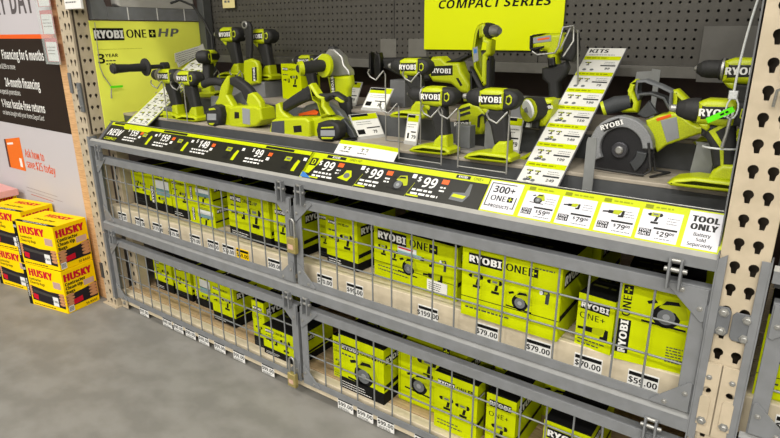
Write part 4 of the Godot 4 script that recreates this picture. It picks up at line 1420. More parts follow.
func build_tools() -> void:
	var t: Node3D
	t = thing("circular_saw", "lime circular saw with grey label at its right, left of two on the front step", "circular saw", "", Vector3(0.892, 0.929, -0.175))
	slab(t, "base_plate", STEEL_D, "-239,0 126,20 123,-7 -244,-29", -0.0100, 0.100, 0.002, M.metal)
	slab(t, "blade_guard", GREY_M, "-216,99 -81,154 -3,139 38,105 46,49 24,21 -231,-1", -0.0850, 0.020, 0.006, M.plastic)
	slab(t, "saw_body", LIME, "-131,105 -73,112 -38,104 -50,21 -134,11", -0.0100, 0.070, 0.012, M.plastic)
	slab(t, "battery_housing", LIME, "-55,102 -5,111 92,116 128,109 133,66 102,40 23,26 -56,22 -68,51", 0.0000, 0.080, 0.010, M.plastic)
	slab(t, "label_window", LABEL, "27,105 71,102 66,42 23,44", 0.0016, 0.004, 0.001, M.paper)
	slab(t, "battery_slot", DARK, "-21,87 5,86 4,63 -25,59", 0.0012, 0.004, 0.001, M.plastic)
	slab(t, "motor_cap", RUBBER, "-159,98 -118,109 -88,103 -82,72 -95,31 -129,18 -172,21 -186,44 -183,74", 0.0220, 0.050, 0.012, M.rubber)
	slab(t, "cap_badge", LABEL, "-165,71 -107,75 -111,49 -169,44", 0.0235, 0.004, 0.001, M.paper)
	slab(t, "cap_accent", LIME, "-153,92 -118,98 -106,91 -152,84", 0.0235, 0.006, 0.002, M.plastic)
	slab(t, "cap_accent", LIME, "-164,34 -123,37 -136,25 -157,26", 0.0235, 0.006, 0.002, M.plastic)
	slab(t, "front_strut", LIME, "-73,221 -52,225 -60,193 -81,147 -45,102 -128,97 -167,105 -138,134 -115,181", -0.0150, 0.035, 0.010, M.plastic)
	slab(t, "rear_handle", RUBBER, "-59,215 -23,221 27,198 58,178 72,163 56,135 32,124 19,136 3,163 -34,179 -61,187", -0.0150, 0.034, 0.012, M.rubber)
	slab(t, "rear_strut", LIME, "47,160 74,165 96,150 113,133 119,105 48,105 33,124", -0.0120, 0.034, 0.010, M.plastic)
	rod(t, "front_handle", RUBBER, [Vector3(-0.107, 0.189, -0.030), Vector3(-0.150, 0.196, -0.028), Vector3(-0.196, 0.192, -0.026), Vector3(-0.231, 0.180, -0.022)], [0.0130, 0.0160, 0.0160, 0.0150], M.rubber)
	rod(t, "handle_cap", LIME, [Vector3(-0.227, 0.180, -0.022), Vector3(-0.242, 0.177, -0.022)], [0.0155, 0.0145], M.plastic)
	t = thing("circular_saw", "lime circular saw with orange print on its guard, right of two on the front step", "circular saw", "", Vector3(1.256, 0.922, -0.165))
	slab(t, "base_plate", STEEL_D, "-193,-2 203,40 218,30 -195,-27", -0.0100, 0.100, 0.002, M.metal)
	puck(t, "saw_blade", STEEL, Vector3(0.002, 0.055, -0.0850), 0.0750, 0.0040, 0.0010, M.metal)
	slab(t, "blade_guard", GREY_M, "-108,98 -58,132 1,150 57,151 111,122 140,84 146,54 115,34 101,74 55,112 -1,120 -60,103 -96,83", -0.0700, 0.030, 0.008, M.plastic)
	slab(t, "warning_print", ORANGE, "-93,101 -11,121 9,115 2,104 -59,98 -92,92", -0.0680, 0.004, 0.001, M.paper)
	slab(t, "saw_body", LIME, "-13,93 36,104 72,114 118,106 157,85 174,66 145,31 18,17 -15,16", -0.0250, 0.060, 0.012, M.plastic)
	slab(t, "battery_housing", LIME, "-170,77 -146,88 7,101 26,90 27,37 10,20 -172,4 -186,34", 0.0000, 0.080, 0.010, M.plastic)
	slab(t, "label_window", LABEL_D, "-164,74 -98,83 -102,16 -165,11 -171,42", 0.0016, 0.004, 0.001, M.paper)
	slab(t, "battery_slot", DARK, "-54,67 -13,73 -12,49 -52,43", 0.0012, 0.004, 0.001, M.plastic)
	slab(t, "motor_cap", RUBBER, "83,91 114,101 152,103 175,94 183,71 173,48 141,31 103,29 80,37 74,66", 0.0220, 0.050, 0.012, M.rubber)
	slab(t, "cap_badge", LABEL, "100,68 165,74 164,54 99,48", 0.0235, 0.004, 0.001, M.paper)
	slab(t, "cap_accent", LIME, "102,79 160,87 160,80 102,73", 0.0235, 0.006, 0.002, M.plastic)
	slab(t, "cap_accent", LIME, "100,45 158,50 150,42 104,37", 0.0235, 0.006, 0.002, M.plastic)
	slab(t, "rear_strut", LIME, "-161,136 -139,144 -128,116 -108,102 -84,90 -163,80 -164,103", -0.0150, 0.034, 0.010, M.plastic)
	slab(t, "rear_handle", RUBBER, "-125,144 -68,175 17,216 35,204 18,162 -29,147 -112,112 -126,117", -0.0150, 0.036, 0.013, M.rubber)
	slab(t, "front_strut", LIME, "9,213 25,220 54,187 62,181 86,176 83,146 111,116 65,101 49,150 27,160 17,197", -0.0150, 0.038, 0.010, M.plastic)
	slab(t, "front_handle", RUBBER, "38,185 89,187 127,196 165,180 172,163 148,158 111,172 79,156 55,175", -0.0200, 0.034, 0.012, M.rubber)
	slab(t, "handle_button", LIME, "132,177 143,180 172,166 169,161 157,161 135,170", -0.0180, 0.008, 0.002, M.plastic)
	slab(t, "lower_guard", GREY_D, "144,100 159,107 197,71 211,46 190,40 158,67", -0.0300, 0.020, 0.004, M.plastic)
	t = thing("circular_saw", "large lime circular saw with exposed blade and grey guard at the right", "circular saw", "", Vector3(2.352, 0.956, -0.220))
	blade(t, Vector3(-0.026, 0.056, -0.014), 0.083)
	slab(t, "blade_guard", GUARD, "-94,19 -102,36 -106,56 -105,75 -100,94 -92,111 -80,125 -65,136 -48,143 -30,146 -13,144 4,139 20,130 33,118 44,103 51,87 54,69 28,67 25,80 19,93 10,103 -1,111 -13,116 -26,117 -39,115 -52,109 -62,101 -70,89 -75,76 -76,62 -74,48 -68,35", 0.0000, 0.035, 0.004, M.plastic)
	slab(t, "guard_back", GREY_D, "-103,20 -110,40 -112,61 -108,81 -100,99 -88,115 -72,127 -54,134 -35,136 -16,134 1,127 17,116 29,101 38,84 43,65", -0.0350, 0.012, 0.003, M.plastic)
	slab(t, "lower_guard", GREY_D, "41,58 40,46 36,34 31,24 24,14 16,6 0,29 6,35 11,42 14,51 15,60", -0.0040, 0.012, 0.003, M.plastic)
	puck(t, "arbor_flange", STEEL_D, Vector3(-0.027, 0.058, -0.0010), 0.0210, 0.0140, 0.0030, M.metal)
	puck(t, "arbor_bolt", STEEL, Vector3(-0.026, 0.059, 0.0080), 0.0100, 0.0120, 0.0030, M.metal)
	slab(t, "logo_plate", DARK, "-76,121 -36,141 -29,126 -70,102", 0.0014, 0.003, 0.001, M.plastic)
	word(t, "logo_text", "RYOBI", Vector3(-0.052, 0.122, 0.0018), 0.0125, 21.0, WHITE, 1.15)
	slab(t, "motor_body", LIME, "21,135 49,150 92,160 126,136 143,129 179,146 204,167 210,130 145,111 77,77 58,57 34,97", -0.0300, 0.080, 0.006, M.plastic)
	slab(t, "warning_label", LABEL, "56,138 92,150 105,99 78,85", -0.0288, 0.003, 0.001, M.paper)
	slab(t, "warning_stripe", ORANGE, "45,142 77,156 81,150 49,135", -0.0288, 0.003, 0.001, M.paper)
	slab(t, "handle_frame", LIME, "-61,173 -35,183 -32,223 -19,235 -10,233 -20,207 -3,180 -5,151 -42,148 -55,159", -0.0400, 0.040, 0.012, M.plastic)
	slab(t, "rear_frame", LIME, "68,211 83,216 111,192 133,138 92,144 58,143 74,167 74,190", -0.0400, 0.040, 0.012, M.plastic)
	slab(t, "top_handle", GREY_M, "-16,233 7,236 46,223 75,210 75,190 78,165 67,166 53,188 24,197 -1,194 -5,181 -16,205", -0.0360, 0.045, 0.007, M.rubber)
	slab(t, "trigger_lever", GREY_D, "-3,148 22,185 47,154 19,139", -0.0350, 0.012, 0.003, M.plastic)
	rod(t, "front_handle", GREY_D, [Vector3(-0.027, 0.177, -0.050), Vector3(-0.059, 0.170, -0.040), Vector3(-0.084, 0.159, -0.030)], [0.0180, 0.0210, 0.0180], M.rubber)
	rod(t, "handle_ring", LIME, [Vector3(-0.082, 0.160, -0.030), Vector3(-0.089, 0.157, -0.028)], [0.0195, 0.0185], M.plastic)
	rod(t, "wire_stand", RUBBER, [Vector3(0.042, 0.085, 0.000), Vector3(0.055, 0.016, 0.000), Vector3(0.043, 0.006, 0.020), Vector3(-0.033, 0.010, 0.030), Vector3(-0.095, 0.010, 0.020)], [0.0035, 0.0035, 0.0035, 0.0035, 0.0035], M.rubber)
	rod(t, "wire_stand", RUBBER, [Vector3(0.043, 0.081, -0.030), Vector3(0.060, 0.011, -0.030), Vector3(0.094, 0.010, -0.030), Vector3(0.060, 0.004, 0.020)], [0.0035, 0.0035, 0.0035, 0.0035], M.rubber)
	t = thing("angle_grinder", "angle grinder standing upright with silver gear head and black side handle", "angle grinder", "", Vector3(1.278, 0.979, -0.325))
	slab(t, "gear_head", STEEL, "-60,252 -36,275 -8,273 27,248 35,219 56,202 60,184 0,178 -53,177 -48,205 -58,232", 0.0000, 0.035, 0.006, M.metal)
	slab(t, "lock_button", RUBBER, "-54,271 -48,283 -26,283 -16,271", -0.0120, 0.030, 0.006, M.rubber)
	slab(t, "motor_body", LIME, "-53,176 60,184 64,150 51,134 46,95 -37,90 -43,133", 0.0000, 0.035, 0.014, M.plastic)
	slab(t, "logo_plate", DARK, "-34,169 -11,171 -8,126 -29,124", 0.0014, 0.004, 0.001, M.plastic)
	word(t, "logo_text", "RYOBI", Vector3(-0.020, 0.147, 0.0018), 0.0125, -86.0, WHITE, 1.15)
	slab(t, "rear_grip", RUBBER, "-27,123 -2,129 30,124 54,102 55,35 34,21 14,45 -5,80", 0.0000, 0.030, 0.014, M.rubber)
	slab(t, "battery_foot", LIME, "26,30 55,37 70,6 64,-29 40,-21 25,2", 0.0000, 0.040, 0.012, M.plastic)
	rod(t, "side_handle", RUBBER, [Vector3(-0.028, 0.216, 0.030), Vector3(-0.034, 0.217, 0.050), Vector3(-0.046, 0.213, 0.090), Vector3(-0.053, 0.211, 0.125)], [0.0180, 0.0220, 0.0220, 0.0210], M.rubber)
	rod(t, "handle_flange", LIME, [Vector3(-0.024, 0.216, 0.028), Vector3(-0.026, 0.217, 0.040)], [0.0420, 0.0420], M.plastic)
	rod(t, "handle_cap", LIME, [Vector3(-0.051, 0.211, 0.122), Vector3(-0.058, 0.210, 0.135)], [0.0260, 0.0240], M.plastic)
	rod(t, "cap_recess", RUBBER, [Vector3(-0.058, 0.210, 0.135), Vector3(-0.058, 0.210, 0.137)], [0.0130, 0.0130], M.rubber)
	t = thing("right_angle_drill", "right angle drill standing upright with head pointing right beneath the series banner", "drill", "", Vector3(1.798, 1.074, -0.460))
	slab(t, "body", LIME, "-32,246 -23,258 -9,261 11,258 13,214 28,209 27,165 15,156 16,67 5,59 -34,118 -45,170 -37,230", 0.0000, 0.050, 0.014, M.plastic)
	rod(t, "drill_head", RUBBER, [Vector3(-0.017, 0.238, -0.025), Vector3(0.008, 0.238, -0.020), Vector3(0.028, 0.238, -0.012)], [0.0240, 0.0260, 0.0220], M.rubber)
	rod(t, "chuck", STEEL, [Vector3(0.026, 0.238, -0.012), Vector3(0.044, 0.237, -0.006), Vector3(0.058, 0.237, 0.000)], [0.0180, 0.0190, 0.0110], M.metal)
	slab(t, "gear_cap", LIME, "-18,257 0,262 7,255 9,221 -16,214", 0.0060, 0.050, 0.012, M.plastic)
	slab(t, "side_label", LABEL, "-36,184 -18,189 -13,144 -31,136", 0.0016, 0.003, 0.001, M.paper)
	slab(t, "label_print", BLUE, "-31,179 -21,181 -19,169 -29,166", 0.0022, 0.001, 0.000, M.paper)
	slab(t, "grip", RUBBER, "-52,124 -36,114 1,58 16,70 14,157 26,159 30,54 25,1 -33,-2 -47,44", -0.0040, 0.040, 0.012, M.rubber)
	slab(t, "foot", LIME, "-65,31 25,55 40,43 42,17 -64,7", 0.0100, 0.060, 0.012, M.plastic)
	t = thing("reciprocating_saw", "long reciprocating saw with black shoe and lime handle along the back step", "reciprocating saw", "", Vector3(1.601, 1.092, -0.500))
	slab(t, "gearbox", RUBBER, "-259,125 -151,129 -42,133 -39,53 -76,44 -151,53 -244,86", -0.0060, 0.050, 0.012, M.rubber)
	slab(t, "shoe", DARK, "-277,140 -253,145 -246,118 -250,59 -264,42 -277,55 -283,99", 0.0100, 0.030, 0.008, M.plastic)
	slab(t, "shoe_plate", DARK, "-305,142 -293,145 -293,64 -306,64", 0.0100, 0.030, 0.004, M.plastic)
	slab(t, "body", LIME, "-45,109 -27,133 11,135 36,117 85,118 97,85 134,42 128,11 96,13 54,42 -22,46 -41,68", 0.0000, 0.060, 0.014, M.plastic)
	slab(t, "logo_plate", DARK, "-28,100 63,106 64,72 -26,66", 0.0014, 0.004, 0.001, M.plastic)
	word(t, "logo_text", "RYOBI", Vector3(0.019, 0.086, 0.0018), 0.0165, 0.0, WHITE, 1.15)
	slab(t, "handle_opening", DARK, "77,63 87,64 106,39 96,36", 0.0012, 0.004, 0.001, M.plastic)
	slab(t, "top_grip", RUBBER, "29,116 78,132 132,157 134,140 105,127 84,116", 0.0000, 0.040, 0.012, M.rubber)
	t = thing("crown_stapler", "lime crown stapler with grey and red label held in a wire bracket below the banner", "stapler", "", Vector3(2.064, 1.100, -0.440))
	slab(t, "body", LIME, "-91,196 -46,202 0,205 13,187 5,151 -10,141 -7,113 -36,113 -41,150 -88,158", 0.0000, 0.060, 0.014, M.plastic)
	slab(t, "side_label", LABEL, "-85,190 -29,198 -26,180 -84,173", 0.0016, 0.003, 0.001, M.paper)
	slab(t, "label_print", ORANGE, "-70,187 -32,192 -32,187 -69,182", 0.0022, 0.001, 0.000, M.paper)
	slab(t, "nose_cap", RUBBER, "-96,191 -87,199 -52,203 -90,193 -89,160 -47,167 -48,161 -88,149 -95,160", 0.0040, 0.062, 0.004, M.rubber)
	slab(t, "trigger", DARK, "-36,133 -13,135 -8,108 -31,104", 0.0020, 0.030, 0.006, M.plastic)
	slab(t, "motor_back", RUBBER, "-3,193 19,208 41,204 50,152 37,120 -3,125 2,150", -0.0100, 0.050, 0.014, M.rubber)
	slab(t, "grip", RUBBER, "-55,99 -45,103 -11,109 19,123 30,104 20,77 4,60 11,0 -24,-2 -31,53 -51,68", -0.0040, 0.040, 0.012, M.rubber)
	slab(t, "foot", LIME, "-67,-3 3,12 59,13 61,-3 -66,-20", 0.0100, 0.070, 0.012, M.plastic)
	rod(t, "wire_bracket", STEEL, [Vector3(-0.064, 0.151, 0.050), Vector3(-0.047, 0.142, 0.050), Vector3(0.006, 0.148, 0.050), Vector3(0.015, 0.164, 0.050), Vector3(0.021, 0.219, 0.040), Vector3(0.045, 0.224, 0.020), Vector3(0.048, 0.181, 0.020), Vector3(0.032, 0.138, 0.050)], [0.0028, 0.0028, 0.0028, 0.0028, 0.0028, 0.0028, 0.0028, 0.0028], M.metal)
	rod(t, "wire_bracket", STEEL, [Vector3(0.015, 0.158, 0.030), Vector3(0.037, 0.221, 0.020), Vector3(0.051, 0.211, 0.000), Vector3(0.065, 0.069, 0.000), Vector3(0.068, 0.004, 0.000)], [0.0028, 0.0028, 0.0028, 0.0028, 0.0028], M.metal)
	t = thing("work_light", "cordless spotlight with round white lens, behind the upright of the drill rack", "work light", "", Vector3(2.076, 1.012, -0.280))
	slab(t, "body", LIME, "-7,111 21,115 36,111 36,80 21,34 -2,32", -0.0100, 0.060, 0.012, M.plastic)
	slab(t, "logo_plate", DARK, "3,96 32,102 32,85 6,80", -0.0086, 0.004, 0.001, M.plastic)
	word(t, "logo_text", "RYOBI", Vector3(0.019, 0.091, -0.0080), 0.0085, 4.0, WHITE, 1.15)
	rod(t, "lamp_head", RUBBER, [Vector3(-0.003, 0.085, -0.030), Vector3(-0.013, 0.084, 0.000), Vector3(-0.021, 0.083, 0.018)], [0.0320, 0.0360, 0.0380], M.rubber)
	rod(t, "lens_ring", LIME_D, [Vector3(-0.019, 0.083, 0.015), Vector3(-0.023, 0.083, 0.022)], [0.0340, 0.0340], M.plastic)
	rod(t, "lens", GLASSW, [Vector3(-0.021, 0.083, 0.020), Vector3(-0.024, 0.082, 0.024)], [0.0310, 0.0280], M.gloss)
	slab(t, "lens_emblem", GREY_M, "-33,85 -23,93 -13,86 -18,77 -29,76", 0.0265, 0.002, 0.000, M.plastic)
	slab(t, "bracket", RUBBER, "-42,59 2,60 3,29 -47,25", 0.0000, 0.050, 0.006, M.rubber)
	slab(t, "bracket_clip", GLASSW, "-27,59 -16,60 -17,32 -31,31", 0.0120, 0.020, 0.002, M.plastic)
	slab(t, "battery_foot", LIME, "-38,-58 16,-24 29,-19 21,-56 -37,-70", 0.0500, 0.070, 0.010, M.plastic)
	slab(t, "grip", RUBBER, "0,32 30,44 36,2 17,-35 -9,-38", -0.0120, 0.040, 0.012, M.rubber)
	t = thing("compact_sander", "rounded lime palm sander on the middle step between the two front drills", "sander", "", Vector3(1.862, 0.998, -0.285))
	slab(t, "body", LIME, "-58,77 -48,91 -4,105 27,98 46,71 49,33 32,7 -45,-1 -58,27", 0.0000, 0.050, 0.015, M.plastic)
	slab(t, "logo_plate", DARK, "-58,42 -11,51 -9,30 -55,19", 0.0014, 0.004, 0.001, M.plastic)
	word(t, "logo_text", "RYOBI", Vector3(-0.032, 0.035, 0.0018), 0.0130, 5.0, WHITE, 1.15)
	slab(t, "vent_panel", RUBBER, "-47,80 -10,93 -6,85 -44,71", 0.0014, 0.004, 0.001, M.rubber)
	slab(t, "vent_panel", RUBBER, "-46,64 -9,77 -5,69 -44,56", 0.0014, 0.004, 0.001, M.rubber)
	rod(t, "hose_hook", RUBBER, [Vector3(0.025, 0.031, 0.004), Vector3(0.025, 0.063, 0.004), Vector3(0.035, 0.070, 0.004), Vector3(0.046, 0.066, 0.004), Vector3(0.049, 0.044, 0.004)], [0.0040, 0.0040, 0.0040, 0.0040, 0.0040], M.rubber)
	t = thing("ratchet_wrench", "cordless ratchet standing upright with long black neck and silver ring head", "ratchet", "", Vector3(0.689, 1.089, -0.420))
	slab(t, "body", LIME, "-35,107 9,117 49,107 59,84 51,13 -3,2 -40,12 -43,62", 0.0000, 0.030, 0.012, M.plastic)
	slab(t, "side_label", DARK, "20,78 50,83 46,27 17,21", 0.0014, 0.004, 0.001, M.plastic)
	word(t, "logo_text", "RYOBI", Vector3(0.034, 0.052, 0.0018), 0.0125, 88.0, WHITE, 1.15)
	slab(t, "neck", RUBBER, "-32,263 -13,270 12,268 24,249 20,186 7,115 -27,115 -20,199 -29,244", -0.0060, 0.020, 0.012, M.rubber)
	puck(t, "ratchet_ring", STEEL, Vector3(-0.010, 0.255, 0.0000), 0.0170, 0.0100, 0.0030, M.metal)
	puck(t, "ratchet_core", RUBBER, Vector3(-0.008, 0.255, 0.0020), 0.0110, 0.0100, 0.0030, M.rubber)
	# cordless drills and impact drivers share one build
	cordless_drill("compact impact driver on the middle step in front of the long reciprocating saw", "impact driver", Vector3(1.627, 1.038, -0.300), 0.925, 1, 0)
	cordless_drill("compact drill driver in a wire cradle at centre front, left of the two front drills", "drill", Vector3(1.807, 0.963, -0.155), 0.944, 0, 0)
	cordless_drill("compact impact driver in a wire cradle at centre front, right of the two front drills", "impact driver", Vector3(1.995, 0.962, -0.160), 0.964, 1, 0)
	cordless_drill("hammer drill nearest the slanted kit board at the left, its foot above the front step", "hammer drill", Vector3(0.573, 0.957, -0.190), 0.998, 2, 0)
	cordless_drill("hammer drill with long black side handle, partly hidden behind its neighbour at the left", "hammer drill", Vector3(0.417, 0.952, -0.205), 1.037, 2, 0)
	cordless_drill("impact wrench with grey nose on the back step, left of the upright ratchet", "impact wrench", Vector3(0.488, 1.112, -0.500), 1.095, 1, 0)
	cordless_drill("impact wrench with round black rear cap on the back step, right of the upright ratchet", "impact wrench", Vector3(0.698, 1.112, -0.500), 1.046, 1, 0)
	cordless_drill("compact wrench turned to show its round black rear cap, above the left hammer drills", "impact wrench", Vector3(0.486, 1.037, -0.370), 0.988, 1, -62)
	cordless_drill("small driver half hidden behind the grinder side handle on the back step", "impact driver", Vector3(0.985, 1.051, -0.480), 0.837, 1, 0)
	cordless_drill("large drill driver with black chuck at the far right, behind the tethered impact driver", "drill", Vector3(2.557, 1.031, -0.360), 1.037, 0, 0)
	cordless_drill("impact driver tied with a white security cable and green tag at the right front", "impact driver", Vector3(2.543, 0.971, -0.130), 0.949, 1, 0)
	slab(get_node("impact_driver_003"), "grip_accent", LIME, "-8,126 24,150 32,146 6,126 26,98 32,56 26,54 18,94", 0.0192, 0.0384, 0.001, M.plastic)
	# long side handle of the hammer drill, reaching out towards the aisle
	var hd := get_node("hammer_drill_001")
	var st: Shape
	for q in [["side_handle", [Vector2(0, -0.125), Vector2(0.017, -0.125), Vector2(0.021, -0.117), Vector2(0.018, -0.10), Vector2(0.0155, -0.05), Vector2(0.017, 0.0), Vector2(0.019, 0.02)]], ["handle_guard", [Vector2(0.012, 0.016), Vector2(0.036, 0.021), Vector2(0.037, 0.026), Vector2(0.028, 0.034), Vector2(0.012, 0.04)]], ["clamp_rod", [Vector2(0.009, 0.03), Vector2(0.009, 0.10), Vector2(0.017, 0.101), Vector2(0.017, 0.13), Vector2(0, 0.13)]]]:
		st = sh(RUBBER)
		st.xf = Transform3D(Basis(Vector3.RIGHT, -PI / 2), Vector3(-0.016, 0.224, 0.12))
		st.lathe(q[1], 20)
		part(q[0], st, M.rubber, hd)
	# boxed tool among the loose ones
	carton("small lime carton with a printed driver standing on the middle step among the tools", "", 0.838, 1.0395, -0.47, 0.135, 0.145, 0.1, -8.0, "hp", 0.0, LIME)

func build_cartons() -> void:
	var U := "lime tool cartons on the upper shelf"
	var L := "lime tool cartons on the lower shelf"
	var uy := 0.5285; var ly := 0.0885
	carton("first lime carton at the left end of the upper shelf, printed with two drills", U, 0.125, uy, -0.13, 0.135, 0.200, 0.2, 0, "two", 0.3)
	carton("second lime carton from the left upper post, with a grey and teal sticker", U, 0.27, uy, -0.125, 0.175, 0.195, 0.2, 0, "tall", 0.2)
	carton("lime carton with black foot band left of the two small stickered cartons", U, 0.462, uy, -0.118, 0.132, 0.182, 0.2, 0, "hp", 0.22)
	carton("lower small stickered lime carton of the stack in the upper left cage", U, 0.602, uy, -0.105, 0.17, 0.092, 0.16, 0, "tall", 0.0, LIME_D)
	carton("upper small stickered lime carton of the stack in the upper left cage", U, 0.598, uy + 0.0932, -0.106, 0.166, 0.09, 0.16, 0, "tall", 0.0)
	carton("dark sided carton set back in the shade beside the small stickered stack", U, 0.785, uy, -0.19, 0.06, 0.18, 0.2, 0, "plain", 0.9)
	carton("wide lime carton with grey sticker left of the brass padlock, upper shelf", U, 0.872, uy, -0.10, 0.262, 0.185, 0.22, -4, "hp", 0.2)
	carton("lime carton with a driver picture directly behind the upper padlock", U, 1.15, uy, -0.085, 0.15, 0.18, 0.2, 0, "two", 0.18)
	carton("narrow lime carton just right of the upper padlock", U, 1.335, uy, -0.13, 0.06, 0.18, 0.2, 0, "small", 0.2)
	carton("lime carton with a large impact wrench picture in the upper right cage", U, 1.402, uy, -0.10, 0.150, 0.182, 0.20, -4, "hp", 0.17)
	carton("wide lime six-tool carton with white and teal stickers in the upper right cage", U, 1.605, uy, -0.112, 0.335, 0.175, 0.26, -5, "six")
	carton("large lime four-tool combo carton overhanging the upper beam", U, 1.985, uy, -0.028, 0.288, 0.212, 0.24, 0, "combo")
	carton("small lime carton with dark top between the combo carton and the tall saw carton", U, 2.312, uy, -0.05, 0.094, 0.147, 0.22, -6, "recip")
	carton("tall lime carton with vertical brand and saw picture, right end of the upper shelf", U, 2.416, uy, -0.035, 0.172, 0.212, 0.2, 6, "upright")
	carton("lime carton peeking past the right stile of the upper right gate", U, 2.50, uy, -0.285, 0.09, 0.2, 0.2, 0, "plain")
	# second row, in shade
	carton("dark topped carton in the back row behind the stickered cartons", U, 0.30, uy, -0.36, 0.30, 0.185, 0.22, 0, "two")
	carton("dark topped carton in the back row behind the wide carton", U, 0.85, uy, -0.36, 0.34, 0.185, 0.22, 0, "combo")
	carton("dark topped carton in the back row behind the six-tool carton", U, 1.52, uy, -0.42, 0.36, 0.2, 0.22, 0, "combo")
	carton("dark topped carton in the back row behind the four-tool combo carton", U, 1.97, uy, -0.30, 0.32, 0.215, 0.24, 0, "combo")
	# lower shelf
	carton("first lime carton with black foot at the left end of the lower shelf", L, 0.175, ly, -0.15, 0.15, 0.165, 0.2, 0, "hp", 0.27)
	carton("second lime carton from the left on the lower shelf", L, 0.345, ly, -0.15, 0.13, 0.18, 0.2, 0, "two", 0.2)
	carton("third lime carton on the lower shelf with black foot band", L, 0.50, ly, -0.15, 0.13, 0.185, 0.2, 0, "tall", 0.22)
	carton("lime carton with black foot in the middle of the lower left cage", L, 0.70, ly, -0.10, 0.15, 0.185, 0.2, 0, "hp", 0.24)
	carton("tall lime carton at the left of the low stickered carton, lower left cage", L, 1.02, ly, -0.055, 0.07, 0.205, 0.16, 0, "small", 0.22)
	carton("low lime carton with hanging sticker near the lower padlock", L, 1.10, ly, -0.035, 0.19, 0.125, 0.2, 0, "hp", 0.25)
	carton("lime carton in the second row of the lower left cage", L, 0.85, ly, -0.30, 0.15, 0.19, 0.2, 0, "two", 0.2)
	carton("slim lime carton just right of the lower padlock", L, 1.435, ly, -0.075, 0.05, 0.17, 0.18, 0, "small")
	carton("lime carton with a large circular saw picture and black foot, lower right cage", L, 1.500, ly, -0.034, 0.198, 0.213, 0.12, 0, "saw", 0.22)
	carton("large lime carton with drill and saw pictures set back in the lower right cage", L, 1.712, ly, -0.10, 0.235, 0.212, 0.26, 0, "mixed", 0.0, LIME)
	carton("lime carton printed with two drills overlapping the large carton, lower right cage", L, 1.892, ly, -0.045, 0.152, 0.204, 0.05, 0, "two")
	carton("slim lime carton with dark top right of the two-drill carton, lower right cage", L, 2.072, ly, -0.05, 0.095, 0.195, 0.22, 0, "small")
	carton("lime carton cut by the bottom of the picture in the lower right cage", L, 2.255, ly, -0.04, 0.13, 0.185, 0.24, 0, "recip")
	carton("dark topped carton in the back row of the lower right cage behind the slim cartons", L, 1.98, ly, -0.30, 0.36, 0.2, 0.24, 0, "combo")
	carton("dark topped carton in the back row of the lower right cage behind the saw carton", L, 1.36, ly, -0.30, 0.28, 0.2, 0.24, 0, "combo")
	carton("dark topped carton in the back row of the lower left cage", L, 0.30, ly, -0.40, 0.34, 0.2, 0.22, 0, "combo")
	# next bay
	carton("lime carton in the next bay's upper cage at the right edge", "lime tool cartons in the next bay", 2.712, uy, -0.06, 0.24, 0.20, 0.22, 0, "combo")
	carton("lime carton in the next bay's lower cage at the right edge", "lime tool cartons in the next bay", 2.712, ly, -0.06, 0.24, 0.20, 0.22, 0, "two")
	# price labels on the upper beam
	var z := -0.0415
	var up := [[0.155, "79", "under the first two-drill carton"], [0.30, "159", "under the second carton with the teal sticker"], [0.44, "179", "below the gap beside the second carton"], [0.56, "129", "under the carton with black foot band"], [0.71, "79", "under the small stickered stack"], [0.83, "99", "under the dark sided carton"], [0.925, "79", "left of the yellow price label"], [1.01, "59", "yellow one"], [1.19, "99", "under the carton behind the padlock"], [1.44, "70", "first right of the upper padlock"], [1.575, "99", "under the impact wrench carton"], [1.865, "199", "under the six-tool carton"], [2.065, "79", "under the four-tool combo carton"], [2.22, "79", "under the right corner of the combo carton"], [2.355, "70", "under the small recip saw carton"], [2.49, "59", "under the tall saw carton"]]
	for q in up:
		var yl: bool = q[2] == "yellow one"
		price_tag("yellow shelf price label on the upper beam, the only yellow one" if yl else "white shelf price label on the upper beam, " + q[2], "price labels on the upper beam", q[0], 0.484, z, "$" + q[1] + ".00", YELLOW if yl else WHITE)
	var low := [[0.26, "under the first lower carton"], [0.45, "under the second lower carton"], [0.535, "third from the left"], [0.625, "fourth from the left"], [0.72, "under the middle lower carton"], [0.83, "below the gap after the middle carton"], [0.955, "left of the low stickered carton"], [1.13, "under the low stickered carton"], [1.535, "under the left edge of the saw carton"], [1.625, "under the middle of the saw carton"], [1.715, "under the right edge of the saw carton"], [1.87, "under the large mixed carton"]]
	for q in low:
		price_tag("white shelf price label on the bottom beam, " + q[1], "price labels on the bottom beam", q[0], 0.030, -0.0195, "$99.00", WHITE)
	price_tag("white shelf price label on the next bay's upper beam at the right edge", "", 2.80, 0.484, z, "$70.00", WHITE)

